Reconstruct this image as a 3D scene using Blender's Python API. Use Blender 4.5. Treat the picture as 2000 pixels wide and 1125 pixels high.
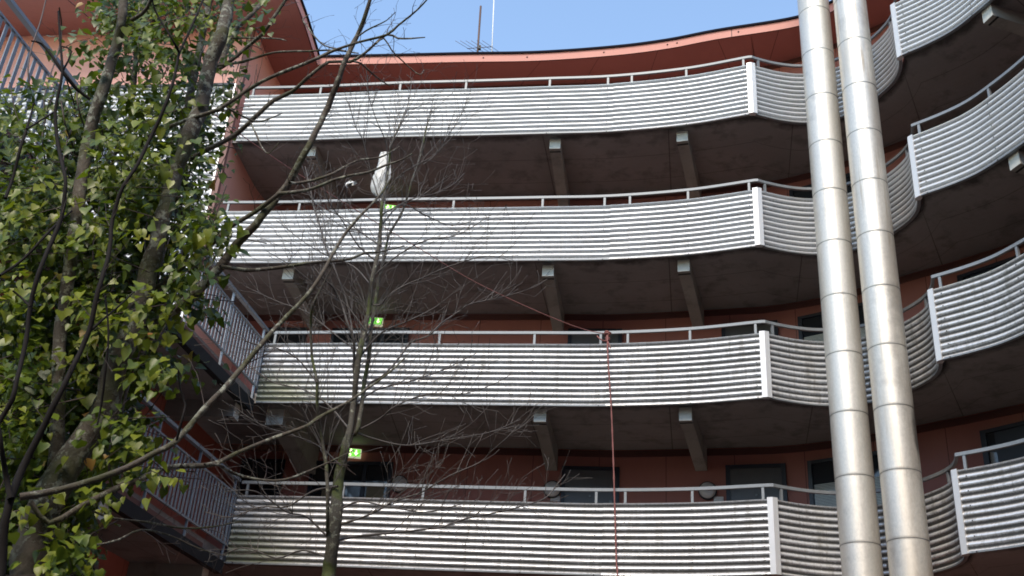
import bpy, bmesh, math, random
from mathutils import Vector, Matrix
random.seed(7)
S = bpy.context.scene
COL = S.collection
for o in list(bpy.data.objects): bpy.data.objects.remove(o)

# ---------------------------------------------------------------- camera (eye at the origin, ground 1.6 m below)
FPX = 2110.0
CX, CY = (0.99738023, -0.07233719, 0.0), (-0.03369077, -0.46452605, 0.88491835)
CZ = (0.06401251, 0.88260007, 0.46574619)          # rows: world x, y, z in camera axes (right, up, forward)
cd = bpy.data.cameras.new('camera'); cam = bpy.data.objects.new('camera', cd); COL.objects.link(cam)
cd.sensor_fit = 'HORIZONTAL'; cd.sensor_width = 36.0; cd.lens = FPX / 2000 * 36
cd.clip_start = 0.05; cd.clip_end = 2000
cam.matrix_world = Matrix(((CX[0], CX[1], -CX[2], 0), (CY[0], CY[1], -CY[2], 0), (CZ[0], CZ[1], -CZ[2], 0), (0, 0, 0, 1)))
S.camera = cam
GROUND = -1.6

# ---------------------------------------------------------------- world, sun, exposure
SUN_EL, SUN_AZ = 48.0, -160.0      # azimuth clockwise from +Y
w = bpy.data.worlds.new('World'); S.world = w; w.use_nodes = True
nt = w.node_tree; nt.nodes.clear()
sky = nt.nodes.new('ShaderNodeTexSky'); sky.sky_type = 'NISHITA'; sky.sun_disc = False
sky.sun_elevation = math.radians(SUN_EL); sky.sun_rotation = math.radians(SUN_AZ)
sky.altitude = 50; sky.air_density = 1.3; sky.dust_density = 0.1; sky.ozone_density = .8
bg = nt.nodes.new('ShaderNodeBackground'); bg.inputs['Strength'].default_value = 0.15
out = nt.nodes.new('ShaderNodeOutputWorld')
nt.links.new(sky.outputs[0], bg.inputs[0]); nt.links.new(bg.outputs[0], out.inputs[0])
sl = bpy.data.lights.new('sun', 'SUN'); sl.energy = 2.0; sl.angle = math.radians(24); sl.color = (1.0, 0.86, 0.70)
so = bpy.data.objects.new('sun', sl); COL.objects.link(so)
az, el = math.radians(SUN_AZ), math.radians(SUN_EL)
sd = Vector((math.sin(az) * math.cos(el), math.cos(az) * math.cos(el), math.sin(el)))
so.rotation_euler = sd.to_track_quat('Z', 'Y').to_euler(); so.location = sd * 60
S.view_settings.view_transform = 'Standard'; S.view_settings.look = 'None'
S.view_settings.exposure = 1.1; S.view_settings.gamma = 1.0
S.view_settings.use_curve_mapping = False
S.cycles.filter_width = 1.75

# ---------------------------------------------------------------- helpers
def P(px, py, Y):
    """point at plan distance Y on the sight line of a pixel of the 2000 px wide photograph"""
    a, b, c = px - 1000, 562.5 - py, FPX
    x = CX[0]*a + CX[1]*b + CX[2]*c; y = CY[0]*a + CY[1]*b + CY[2]*c; z = CZ[0]*a + CZ[1]*b + CZ[2]*c
    return Vector((x/y*Y, Y, z/y*Y))
def pxr(w_px, Y):                                     # radius in metres of something w_px wide at distance Y
    return w_px / 2.0 / FPX * Y * 1.08
class MB:
    def __init__(s): s.v = []; s.f = []; s.uv = []; s.at = []; s.smooth = []; s.m2 = []
    def quadgrid(s, rows, uvs=None, smooth=True, flip=False):
        """rows: list of equally long lists of points"""
        b = len(s.v); n = len(rows[0])
        for r in rows: s.v.extend(tuple(p) for p in r)
        for i in range(len(rows)-1):
            for j in range(n-1):
                q = [b+i*n+j, b+i*n+j+1, b+(i+1)*n+j+1, b+(i+1)*n+j]
                u = [(uvs[i][j], uvs[i][j+1], uvs[i+1][j+1], uvs[i+1][j])] if uvs else None
                if flip: q = q[::-1]; u = [u[0][::-1]] if u else None
                s.f.append(q); s.uv.append(u[0] if u else ((0, 0),)*4); s.smooth.append(smooth)
    def face(s, pts, uvs=None, smooth=False):
        b = len(s.v); s.v.extend(tuple(p) for p in pts)
        s.f.append(list(range(b, b+len(pts)))); s.uv.append(uvs or ((0, 0),)*len(pts)); s.smooth.append(smooth)
    def box(s, o, ax, ay, az):
        """box with centre o and three half axes"""
        o, ax, ay, az = Vector(o), Vector(ax), Vector(ay), Vector(az)
        c = [o + i*ax + j*ay + k*az for i in (-1, 1) for j in (-1, 1) for k in (-1, 1)]
        b = len(s.v); s.v.extend(tuple(p) for p in c)
        fs = [(0,1,3,2), (4,6,7,5), (0,4,5,1), (2,3,7,6), (0,2,6,4), (1,5,7,3)]
        if ax.cross(ay).dot(az) < 0: fs = [f[::-1] for f in fs]
        ext = [ax.length*2, ay.length*2, az.length*2]
        for k, f in enumerate(fs):
            s.f.append([b+i for i in f])
            d = [(1,2), (1,2), (0,2), (0,2), (0,1), (0,1)][k]
            def bit(i, a): return (i >> (2-a)) & 1
            s.uv.append([(bit(i, d[0])*ext[d[0]], bit(i, d[1])*ext[d[1]]) for i in f]); s.smooth.append(False)
    def tube(s, pts, rad, sides=6, cap=True, smooth=True):
        pts = [Vector(p) for p in pts]; n = len(pts)
        if not hasattr(rad, '__len__'): rad = [rad]*n
        t0 = (pts[1]-pts[0]).normalized()
        ref = Vector((0, 0, 1)) if abs(t0.z) < .9 else Vector((1, 0, 0))
        nx = t0.cross(ref).normalized(); b = len(s.v); L = 0
        for i, p in enumerate(pts):
            t = (pts[min(i+1, n-1)] - pts[max(i-1, 0)]).normalized()
            nx = (nx - t*nx.dot(t)).normalized(); ny = t.cross(nx)
            for k in range(sides):
                a = 2*math.pi*k/sides
                s.v.append(tuple(p + (nx*math.cos(a) + ny*math.sin(a))*rad[i]))
        for i in range(n-1):
            for k in range(sides):
                k2 = (k+1) % sides
                s.f.append([b+i*sides+k, b+i*sides+k2, b+(i+1)*sides+k2, b+(i+1)*sides+k])
                s.uv.append([(k/sides, i*.1), ((k+1)/sides, i*.1), ((k+1)/sides, i*.1+.1), (k/sides, i*.1+.1)]); s.smooth.append(smooth)
        if cap:
            s.f.append([b+k for k in range(sides)][::-1]); s.uv.append([(0, 0)]*sides); s.smooth.append(False)
            s.f.append([b+(n-1)*sides+k for k in range(sides)]); s.uv.append([(0, 0)]*sides); s.smooth.append(False)
    def mark(s): s.m2.append(len(s.f))
    def build(s, name, mat, parent=None, mat2=None):
        me = bpy.data.meshes.new(name); me.from_pydata(s.v, [], s.f)
        ul = me.uv_layers.new(name='UVMap')
        flat = [c for f in s.uv for uv in f for c in uv]
        ul.data.foreach_set('uv', flat)
        me.polygons.foreach_set('use_smooth', s.smooth)
        me.materials.append(mat)
        if mat2 is not None and s.m2:
            me.materials.append(mat2); me.polygons.foreach_set('material_index', [1 if i >= s.m2[0] else 0 for i in range(len(s.f))])
        me.update()
        o = bpy.data.objects.new(name, me); COL.objects.link(o)
        if parent is not None: o.parent = parent
        return o
def tag(o, label=None, cat=None, group=None, kind=None):
    if label: o['label'] = label
    if cat: o['category'] = cat
    if group: o['group'] = group
    if kind: o['kind'] = kind
    return o
def thing(name, label, cat, loc=(0, 0, 0), group=None):
    o = bpy.data.objects.new(name, None); o.empty_display_size = .2; COL.objects.link(o); o.location = loc
    return tag(o, label, cat, group)
def part(name, parent, keep=None):
    o = bpy.data.objects.new(name, None); o.empty_display_size = .1; COL.objects.link(o); o.parent = parent
    return o
def cr(pts, n_per=0.12):
    """Catmull-Rom through plan points -> list of (point, control parameter)"""
    P_ = [Vector(p) for p in pts]; out = []
    for i in range(len(P_)-1):
        p0 = P_[i-1] if i > 0 else P_[0]*2 - P_[1]
        p1, p2 = P_[i], P_[i+1]
        p3 = P_[i+2] if i+2 < len(P_) else P_[-1]*2 - P_[-2]
        n = max(2, int(math.ceil((p2-p1).length / n_per)))
        for k in range(n):
            t = k/n
            out.append((0.5*((2*p1) + (-p0+p2)*t + (2*p0-5*p1+4*p2-p3)*t*t + (-p0+3*p1-3*p2+p3)*t**3), i+t))
    out.append((P_[-1], len(P_)-1.0))
    return out
def lerp_ctrl(pts, u):
    P_ = [Vector(p) for p in pts]; i = min(int(u), len(P_)-2); t = u-i
    p0 = P_[i-1] if i > 0 else P_[0]*2 - P_[1]
    p1, p2 = P_[i], P_[i+1]
    p3 = P_[i+2] if i+2 < len(P_) else P_[-1]*2 - P_[-2]
    return 0.5*((2*p1) + (-p0+p2)*t + (2*p0-5*p1+4*p2-p3)*t*t + (-p0+3*p1-3*p2+p3)*t**3)
def arclen(c):
    L = [0]
    for a, b in zip(c, c[1:]): L.append(L[-1] + (b-a).length)
    return L
def normals(c):
    """outward (courtyard side) plan normals of a polyline that runs left to right"""
    N = []
    for i in range(len(c)):
        t = (c[min(i+1, len(c)-1)] - c[max(i-1, 0)]).normalized(); N.append(Vector((t.y, -t.x)))
    return N
def v3(p, z): return Vector((p.x, p.y, z))

# ---------------------------------------------------------------- materials
def mat(name, base=(.5, .5, .5), rough=.6, metal=0.0, spec=None):
    m = bpy.data.materials.new(name); m.use_nodes = True
    b = m.node_tree.nodes['Principled BSDF']
    b.inputs['Base Color'].default_value = (*base, 1); b.inputs['Roughness'].default_value = rough; b.inputs['Metallic'].default_value = metal
    if spec is not None: b.inputs['Specular IOR Level'].default_value = spec
    return m, m.node_tree, b
def N(nt, typ, **kw):
    n = nt.nodes.new('ShaderNode'+typ)
    for k, v in kw.items():
        if k in n.inputs: n.inputs[k].default_value = v
        else: setattr(n, k, v)
    return n
def math_(nt, op, a, b=None, c=None, clamp=False):
    n = nt.nodes.new('ShaderNodeMath'); n.operation = op; n.use_clamp = clamp
    for i, x in enumerate((a, b, c)):
        if x is None: continue
        if isinstance(x, (int, float)): n.inputs[i].default_value = x
        else: nt.links.new(x, n.inputs[i])
    return n.outputs[0]
def mix(nt, fac, a, b):
    n = nt.nodes.new('ShaderNodeMix'); n.data_type = 'RGBA'
    for x, i in ((fac, 0), (a, 6), (b, 7)):
        if isinstance(x, (int, float)): n.inputs[i].default_value = x
        elif isinstance(x, tuple): n.inputs[i].default_value = (*x, 1)
        else: nt.links.new(x, n.inputs[i])
    return n.outputs[2]
def noise(nt, scale, vec=None, detail=4, rough=.55, sc=None):
    n = N(nt, 'TexNoise', Scale=scale, Detail=detail, Roughness=rough)
    if vec is None:
        vec = N(nt, 'NewGeometry').outputs['Position']
    if sc:
        mp = N(nt, 'Mapping'); mp.inputs['Scale'].default_value = sc; nt.links.new(vec, mp.inputs['Vector']); vec = mp.outputs[0]
    nt.links.new(vec, n.inputs['Vector']); return n.outputs['Fac']
def ramp(nt, fac, stops):
    r = N(nt, 'ValToRGB'); e = r.color_ramp.elements
    while len(e) > 1: e.remove(e[-1])
    for i, (p, c) in enumerate(stops):
        k = e[0] if i == 0 else e.new(p)
        k.position = p; k.color = (*c, 1) if isinstance(c, tuple) else (c, c, c, 1)
    nt.links.new(fac, r.inputs[0]); return r.outputs[0]
def bump(nt, b, h, strength=.3, dist=.01):
    n = N(nt, 'Bump', Strength=strength, Distance=dist); nt.links.new(h, n.inputs['Height']); nt.links.new(n.outputs[0], b.inputs['Normal'])
def uvsep(nt):
    t = N(nt, 'TexCoord'); s = N(nt, 'SeparateXYZ'); nt.links.new(t.outputs['UV'], s.inputs[0]); return t.outputs['UV'], s.outputs[0], s.outputs[1]
def seam(nt, coord, period, width):
    """1 inside thin lines every `period`"""
    fr = math_(nt, 'FRACT', math_(nt, 'DIVIDE', coord, period))
    d = math_(nt, 'ABSOLUTE', math_(nt, 'SUBTRACT', fr, .5))
    return math_(nt, 'GREATER_THAN', d, .5 - width/period/2)

def cladding(name, dirt_shade):
    m, nt, b = mat(name, (.8, .81, .83), .34, .5)
    uv, u, v = uvsep(nt)
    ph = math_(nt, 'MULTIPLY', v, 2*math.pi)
    groove = math_(nt, 'SINE', math_(nt, 'ADD', ph, -1.15))        # lower flank and valley of each wave, painted dark for shade plus real grime
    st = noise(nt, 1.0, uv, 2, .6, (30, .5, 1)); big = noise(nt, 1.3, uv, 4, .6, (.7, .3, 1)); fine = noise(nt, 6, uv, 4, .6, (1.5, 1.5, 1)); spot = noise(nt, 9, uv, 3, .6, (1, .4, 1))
    amt = math_(nt, 'ADD', dirt_shade, math_(nt, 'MULTIPLY', math_(nt, 'SUBTRACT', big, .5), .5 + max(0, dirt_shade)*2.2))
    x = math_(nt, 'ADD', groove, math_(nt, 'MULTIPLY', math_(nt, 'SUBTRACT', st, .5), .25 + max(0, dirt_shade)*1.5))
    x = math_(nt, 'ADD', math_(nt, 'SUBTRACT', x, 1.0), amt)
    f = math_(nt, 'MULTIPLY', ramp(nt, math_(nt, 'ADD', math_(nt, 'MULTIPLY', x, .55), .35), [(.06, 0.0), (.5, 1.0)]), .76 + .12*min(1, dirt_shade/.4))
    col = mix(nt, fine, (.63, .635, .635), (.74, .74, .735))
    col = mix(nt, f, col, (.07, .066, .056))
    if dirt_shade > .3:       # green film near the corner by the side walkway
        mo = math_(nt, 'MULTIPLY', math_(nt, 'SUBTRACT', 1.0, math_(nt, 'DIVIDE', u, 1.6), clamp=True), math_(nt, 'SUBTRACT', math_(nt, 'DIVIDE', v, 8.0), .35, clamp=True))
        mo = ramp(nt, math_(nt, 'MULTIPLY', mo, math_(nt, 'ADD', .4, fine)), [(.05, 0.0), (.45, .75)])
        col = mix(nt, mo, col, (.17, .18, .09))
        runs = noise(nt, 1.0, uv, 4, .7, (9, .12, 1))
        col = mix(nt, math_(nt, 'MULTIPLY', ramp(nt, runs, [(.5, 0.0), (.68, 1.0)]), .6), col, (.2, .19, .165))
    if dirt_shade > .3: col = mix(nt, math_(nt, 'MULTIPLY', ramp(nt, spot, [(.6, 0.0), (.72, 1.0)]), .35), col, (.3, .27, .2))
    nt.links.new(col, b.inputs['Base Color'])
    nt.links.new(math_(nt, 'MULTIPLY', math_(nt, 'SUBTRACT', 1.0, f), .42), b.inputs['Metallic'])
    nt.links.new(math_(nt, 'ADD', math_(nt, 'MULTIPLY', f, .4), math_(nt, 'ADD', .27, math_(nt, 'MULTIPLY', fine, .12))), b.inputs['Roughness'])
    return m
M = {}
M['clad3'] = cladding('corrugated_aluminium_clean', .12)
M['clad2'] = cladding('corrugated_aluminium_light_dirt_shade', .16)
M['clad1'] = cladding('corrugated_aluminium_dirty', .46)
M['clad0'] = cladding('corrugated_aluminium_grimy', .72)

def painted_wall(name, c1, c2, uper, vper, width=.012, vw=None):
    m, nt, b = mat(name, c1, .62)
    uv, u, v = uvsep(nt)
    s = math_(nt, 'MAXIMUM', seam(nt, u, uper, width), seam(nt, v, vper, vw or width)) if vper else seam(nt, u, uper, width)
    n1 = noise(nt, .8); n2 = noise(nt, 9, sc=(1, 1, .12))
    col = mix(nt, n1, c1, c2); col = mix(nt, math_(nt, 'MULTIPLY', n2, .22), col, tuple(x*.6 for x in c1))
    col = mix(nt, math_(nt, 'MULTIPLY', s, .8), col, (.04, .012, .01))
    nt.links.new(col, b.inputs['Base Color']); bump(nt, b, math_(nt, 'SUBTRACT', noise(nt, 40), s), .25, .006)
    return m
M['wall'] = painted_wall('terracotta_panel', (.37, .138, .104), (.43, .165, .126), 1.22, 0)
M['pink'] = painted_wall('salmon_render', (.74, .36, .275), (.78, .395, .305), 2.6, 0, .008)
M['fascia'] = painted_wall('fascia_board', (.50, .20, .15), (.56, .235, .18), 3.0, 0, .008)
M['roofsoffit'] = painted_wall('roof_soffit_panel', (.38, .145, .112), (.44, .17, .13), 1.25, 0)

def concrete(name, c1, c2, seams=None, rough=.85, stain=.5):
    m, nt, b = mat(name, c1, rough)
    n1 = noise(nt, .7, detail=6); n2 = noise(nt, 14, detail=8, rough=.7); n3 = noise(nt, 2.3, detail=5, rough=.65)
    col = mix(nt, ramp(nt, n1, [(.3, 0.0), (.7, 1.0)]), c1, c2)
    col = mix(nt, math_(nt, 'MULTIPLY', n2, .35), col, tuple(x*.55 for x in c1))
    col = mix(nt, math_(nt, 'MULTIPLY', ramp(nt, n3, [(.52, 0.0), (.66, 1.0)]), stain), col, tuple(x*.5 for x in c1))
    h = n2
    if seams:
        uv, u, v = uvsep(nt)
        s = math_(nt, 'MAXIMUM', seam(nt, u, seams[0], .018), seam(nt, v, seams[1], .012))
        brd = noise(nt, 5, uv, 4, .6, (.5, 7, 1))
        col = mix(nt, math_(nt, 'MULTIPLY', brd, .6), col, tuple(x*.5 for x in c2))
        col = mix(nt, math_(nt, 'MULTIPLY', s, .65), col, (.03, .026, .024)); h = math_(nt, 'SUBTRACT', n2, s)
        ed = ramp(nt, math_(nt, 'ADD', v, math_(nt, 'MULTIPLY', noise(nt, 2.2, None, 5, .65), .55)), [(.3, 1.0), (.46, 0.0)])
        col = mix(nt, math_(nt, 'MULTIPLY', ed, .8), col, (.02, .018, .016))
    nt.links.new(col, b.inputs['Base Color']); bump(nt, b, h, .35, .008)
    return m
M['soffit'] = concrete('board_marked_concrete', (.25, .23, .217), (.36, .33, .312), (2.4, .82), stain=.75)
M['concrete'] = concrete('bracket_concrete', (.25, .24, .21), (.37, .35, .31), None)
M['edge'] = concrete('dark_slab_edge', (.007, .007, .008), (.02, .02, .02), None)
M['ground'] = concrete('ground_asphalt', (.06, .058, .052), (.1, .095, .085), None)
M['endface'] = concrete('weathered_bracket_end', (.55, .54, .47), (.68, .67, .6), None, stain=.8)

def metal(name, c, rough, mt=.8, var=.25, scale=8, sc=None):
    m, nt, b = mat(name, c, rough, mt)
    n = noise(nt, scale, detail=5, rough=.65, sc=sc)
    nt.links.new(mix(nt, n, tuple(x*(1-var) for x in c), tuple(min(1, x*(1+var*.4)) for x in c)), b.inputs['Base Color'])
    nt.links.new(math_(nt, 'ADD', rough-.08, math_(nt, 'MULTIPLY', n, .16)), b.inputs['Roughness'])
    return m
M['rail'] = metal('galvanised_rail', (.23, .245, .25), .5, .35, .35, 14)
M['bars'] = metal('blue_grey_painted_bar', (.27, .29, .31), .5, .25, .2, 10)
M['trim'] = metal('pale_aluminium_trim', (.64, .635, .62), .4, .35, .1, 5)
M['dark'] = metal('black_steel', (.035, .038, .045), .5, .3, .3, 10)
M['ring'] = metal('seam_band', (.30, .29, .27), .5, .7, .2, 10)
M['brownmetal'] = metal('rusty_pole', (.12, .07, .05), .6, .4, .4, 10)
M['whitemetal'] = metal('white_pole', (.7, .7, .7), .5, .1, .1, 10)

def duct_mat(name, stained):       # duct sheet with spangle, drip streaks and dull spots
    m, nt, b = mat(name, (.62, .6, .56), .36, .6)
    pos = N(nt, 'NewGeometry').outputs['Position']
    n1 = ramp(nt, noise(nt, 40, pos, 3, .75, (1, 1, .5)), [(.3, 0.0), (.7, 1.0)]); n2 = noise(nt, 3.2, pos, 5, .6, (1, 1, .12)); n3 = noise(nt, 1.1, pos, 6, .65)
    n4 = noise(nt, 11, pos, 4, .65, (1, 1, .035)); n5 = noise(nt, 2.0, pos, 3, .5, (.3, .3, .5))
    c = mix(nt, n1, (.55, .52, .455), (.67, .635, .56)); c = mix(nt, math_(nt, 'MULTIPLY', ramp(nt, n2, [(.5, 0.0), (.7, 1.0)]), .45), c, (.5, .43, .33))
    c = mix(nt, math_(nt, 'MULTIPLY', ramp(nt, n3, [(.58, 0.0), (.68, 1.0)]), .35), c, (.25, .23, .2))
    sk = math_(nt, 'MULTIPLY', ramp(nt, n4, [(.55, 0.0), (.66, 1.0)]), ramp(nt, n5, [(.42, 0.0), (.6, 1.0)]))
    c = mix(nt, math_(nt, 'MULTIPLY', sk, .75 if stained else .3), c, (.36, .27, .17))
    if stained:
        vd = N(nt, 'VectorMath', operation='SUBTRACT'); nt.links.new(pos, vd.inputs[0]); vd.inputs[1].default_value = (5.90, 14.40, 5.75)
        mp = N(nt, 'Mapping'); mp.inputs['Scale'].default_value = (9, 6, 2.6); nt.links.new(vd.outputs[0], mp.inputs['Vector'])
        ln = N(nt, 'VectorMath', operation='LENGTH'); nt.links.new(mp.outputs[0], ln.inputs[0])
        sm = ramp(nt, math_(nt, 'ADD', ln.outputs['Value'], math_(nt, 'MULTIPLY', noise(nt, 9, pos, 5, .7, (1, 1, .25)), 1.6)), [(.0, 1.0), (.95, 1.0), (1.0, 0.0)])
        sm = ramp(nt, math_(nt, 'DIVIDE', math_(nt, 'ADD', ln.outputs['Value'], math_(nt, 'MULTIPLY', noise(nt, 9, pos, 5, .7, (1, 1, .25)), 1.6)), 3.0), [(.5, 1.0), (.68, 0.0)])
        c = mix(nt, math_(nt, 'MULTIPLY', sm, .8), c, (.09, .08, .075))
    nt.links.new(c, b.inputs['Base Color']); nt.links.new(math_(nt, 'ADD', .30, math_(nt, 'MULTIPLY', math_(nt, 'ADD', n1, n2), .18)), b.inputs['Roughness'])
    bump(nt, b, math_(nt, 'ADD', noise(nt, 3, pos, 2), math_(nt, 'MULTIPLY', noise(nt, .9, pos, 2, .5, (3, 3, 1)), 1.5)), .16, .014)
    return m
M['duct'] = duct_mat('duct_steel', False); M['duct2'] = duct_mat('stained_duct_steel', True)
def simple(name, base, rough, metal_=0.0, spec=None, ncol=None, scale=5):
    m, nt, b = mat(name, base, rough, metal_, spec)
    if ncol: nt.links.new(mix(nt, noise(nt, scale, detail=5), base, ncol), b.inputs['Base Color'])
    return m
M['door'] = simple('dark_painted_door', (.085, .09, .094), .35, .0, .5, (.12, .122, .125))
M['frame'] = simple('dark_blue_frame', (.018, .022, .035), .4)
M['glass'] = simple('dark_glass', (.02, .025, .03), .06, .0, .8)
M['blind'] = simple('window_blind', (.45, .48, .42), .6, 0, None, (.55, .56, .52), 30)
M['lampglass'] = simple('frosted_lamp_glass', (.62, .61, .59), .3)
M['reflection_patch'] = simple('painted_reflection', (.16, .13, .075), .6, 0, None, (.2, .17, .1), 20)
M['plate'] = simple('white_plate', (.65, .63, .6), .5)
M['cloth'] = simple('white_plastic_film', (.72, .72, .68), .45, 0, None, (.4, .41, .38), 9)
M['rope'] = simple('red_brown_rope', (.16, .05, .045), .85, 0, None, (.30, .13, .11), 55)
M['gutter'] = simple('dark_roof_edge', (.008, .007, .012), .8, 0, .08)
def emis(name, col, st):
    m, nt, b = mat(name, col, .4); b.inputs['Emission Color'].default_value = (*col, 1); b.inputs['Emission Strength'].default_value = st; return m
M['green'] = emis('lit_green_panel', (.12, .46, .05), .9)
M['signwhite'] = emis('lit_white_mark', (.8, .95, .5), 1.3)

M['signbox'] = emis('sign_housing', (.6, .62, .42), .35)
def bark(name, c1, c2, lich, lf, moss=0):
    m, nt, b = mat(name, c1, .85)
    n1 = noise(nt, 30, detail=6, rough=.7); n2 = noise(nt, 16, detail=5, rough=.75); n3 = noise(nt, 5, detail=3); n4 = noise(nt, 3.2, detail=2)
    c = mix(nt, n1, c1, c2)
    lm = math_(nt, 'MULTIPLY', ramp(nt, n2, [(lf, 0.0), (lf+.05, 1.0)]), ramp(nt, n3, [(.4, 0.0), (.55, 1.0)]))
    c = mix(nt, lm, c, lich)
    if moss: c = mix(nt, math_(nt, 'MULTIPLY', ramp(nt, n4, [(.52, 0.0), (.62, 1.0)]), moss), c, (.06, .075, .015))
    nt.links.new(c, b.inputs['Base Color']); bump(nt, b, math_(nt, 'ADD', n1, math_(nt, 'MULTIPLY', lm, .5)), .9, .012)
    return m
M['bark'] = bark('lichened_bark', (.045, .036, .028), (.13, .11, .085), (.30, .31, .25), .50, .5)
M['bark2'] = bark('mossy_grey_bark', (.03, .026, .018), (.10, .088, .065), (.22, .22, .16), .54, .9)
M['twig'] = simple('dark_twig_bark', (.05, .036, .032), .7, 0, None, (.12, .09, .08), 20)
M['twig2'] = simple('brown_twig_bark', (.042, .036, .032), .75, 0, None, (.13, .114, .1), 20)
M['stemdark'] = None
M['stemdark'] = simple('dark_stem_bark', (.010, .009, .009), .75, 0, None, (.026, .022, .02), 20); M['stemdark'].node_tree.nodes['Principled BSDF'].inputs['Specular IOR Level'].default_value = .12
m, nt, b = mat('ivy_leaf', (.1, .16, .03), .4)
at = N(nt, 'Attribute', attribute_name='tint')
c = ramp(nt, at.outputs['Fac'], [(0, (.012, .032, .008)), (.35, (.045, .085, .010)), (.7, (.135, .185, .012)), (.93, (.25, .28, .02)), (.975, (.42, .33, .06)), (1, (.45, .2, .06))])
c = mix(nt, math_(nt, 'MULTIPLY', noise(nt, 60, detail=2), .4), c, (.05, .08, .02))
nt.links.new(c, b.inputs['Base Color']); b.inputs['Specular IOR Level'].default_value = .4
tr = N(nt, 'BsdfTranslucent'); nt.links.new(mix(nt, .5, c, (.22, .32, .01)), tr.inputs[0])
ms = N(nt, 'MixShader'); ms.inputs[0].default_value = .28
nt.links.new(b.outputs[0], ms.inputs[1]); nt.links.new(tr.outputs[0], ms.inputs[2])
nt.links.new(ms.outputs[0], nt.nodes['Material Output'].inputs[0])
M['leaf'] = m

# ================================================================ STRUCTURE
g = MB(); g.face([(-400, -400, GROUND), (400, -400, GROUND), (400, 400, GROUND), (-400, 400, GROUND)])
tag(g.build('ground', M['ground']), kind='structure')

H0, FL, PH = 5.07, 2.8, 1.13           # top of the lowest visible panel, storey height, panel height (above the eye)
NW = 11                                # waves per panel
# plan lines: gallery edge (outer) and facade wall (inner), matched point by point, left to right
OM = [(-5.85,18.03),(-4.31,17.8),(-2.55,17.48),(-1.0,17.24),(.45,17.0),(1.7,16.78),(3.05,16.40),(4.16,15.94)]
WM = [(-5.6,20.22),(-4.1,19.97),(-2.4,19.66),(-.8,19.4),(.85,19.13),(2.06,18.95),(3.5,18.56),(4.8,18.17)]
ON = [(4.22,15.93),(4.36,15.98),(4.75,16.07),(5.19,16.08),(5.68,15.90),(6.03,15.57),(6.25,15.15),(6.37,14.75),(6.37,14.42),(6.28,14.12)]
WN = [(4.84,18.15),(4.9,18.12),(5.2,17.98),(5.5,17.8),(5.95,17.5),(6.35,17.13),(6.75,16.77),(7.15,16.38),(7.45,16.1),(7.7,15.84)]
OR = [(6.26,14.07),(6.6,13.72),(6.87,13.36),(7.07,12.9),(7.25,12.35),(7.42,11.6),(7.5,10.8)]
WR = [(7.74,15.8),(8.1,15.42),(8.5,14.95),(8.85,14.4),(9.15,13.75),(9.4,12.8),(9.5,11.7)]
main = [p for p, u in cr(OM)]; notch = [p for p, u in cr(ON, .06)]; right = [p for p, u in cr(OR)]
mainw = [lerp_ctrl(WM, u) for p, u in cr(OM)]; notchw = [lerp_ctrl(WN, u) for p, u in cr(ON, .06)]; rightw = [lerp_ctrl(WR, u) for p, u in cr(OR)]
outer = main + notch + right; inner = mainw + notchw + rightw
Ls = arclen(outer)

bld = thing('apartment_building', 'curved courtyard apartment block with corrugated metal access galleries and terracotta walls', 'building', (0, 19, GROUND))
def bpart(mb, name, mt, parent=None, mat2=None):
    """build in world coordinates under the building"""
    o = mb.build(name, mt, None, mat2); o.parent = parent if parent is not None else bld
    o.matrix_parent_inverse = Matrix.Identity(4)
    if parent is None: o.location = (0, -19, -GROUND)
    return o
def band(mb, c, z0, z1, uv=True, flip=False, smooth=True):
    L = arclen(c)
    rows = [[v3(p, z1) for p in c], [v3(p, z0) for p in c]]
    mb.quadgrid(rows, [[(l, z1) for l in L], [(l, z0) for l in L]], smooth, flip)
# main wall of the facade
mb = MB(); wallc = [Vector((-9, 20.8)), Vector((-7, 20.45))] + inner
dedup = [wallc[0]]
for p in wallc[1:]:
    if (p-dedup[-1]).length > .03: dedup.append(p)
wallc = dedup
band(mb, wallc, GROUND, 15.34)
wn = normals(wallc)
bpart(mb, 'wall', M['wall'])
mb = MB()
for k in range(0, 4):                                    # narrow cover strip where the wall meets each soffit
    zt = H0 + (k+1)*FL - PH - .004 if k < 3 else 15.28
    c1 = [p + n*.02 for p, n in zip(wallc, wn)]
    mb.quadgrid([[v3(p, zt) for p in wallc], [v3(p, zt) for p in c1], [v3(p, zt-.12) for p in c1], [v3(p, zt-.12) for p in wallc]], None, False)
bpart(mb, 'cover_strip', M['wall'])

def corr(mb, c, ztop, zbot, nw, amp, off=0.0, flat_ends=False, u0=0.0, period=12):
    """corrugated sheet following the plan line c"""
    Nn = normals(c); L = arclen(c); rows = []; uvs = []; n = nw*period
    for i in range(n+1):
        t = i/n; z = ztop + (zbot-ztop)*t; a = amp*(2.0*abs(math.cos(math.pi*nw*t))**1.35 - 1.0)
        rows.append([v3(p + q*(off+a), z) for p, q in zip(c, Nn)]); uvs.append([(u0+l, nw*t) for l in L])
    mb.quadgrid(rows, uvs)
def sub(c, x0, x1, key=lambda p: p.x):
    return [p for p in c if x0 <= key(p) <= x1]
def railbar(mb, c, z0, z1, half):
    """flat bar following a plan line"""
    Nn = normals(c)
    a = [p + n*half for p, n in zip(c, Nn)]; b_ = [p - n*half for p, n in zip(c, Nn)]
    rows = [[v3(p, z1) for p in a], [v3(p, z0) for p in a], [v3(p, z0) for p in b_], [v3(p, z1) for p in b_], [v3(p, z1) for p in a]]
    mb.quadgrid(rows, None, False)
def at_len(c, s):
    L = arclen(c)
    for i in range(len(L)-1):
        if L[i+1] >= s:
            t = (s-L[i])/(L[i+1]-L[i]); p = c[i].lerp(c[i+1], t); d = (c[i+1]-c[i]).normalized(); return p, d
    return c[-1], (c[-1]-c[-2]).normalized()
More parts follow.
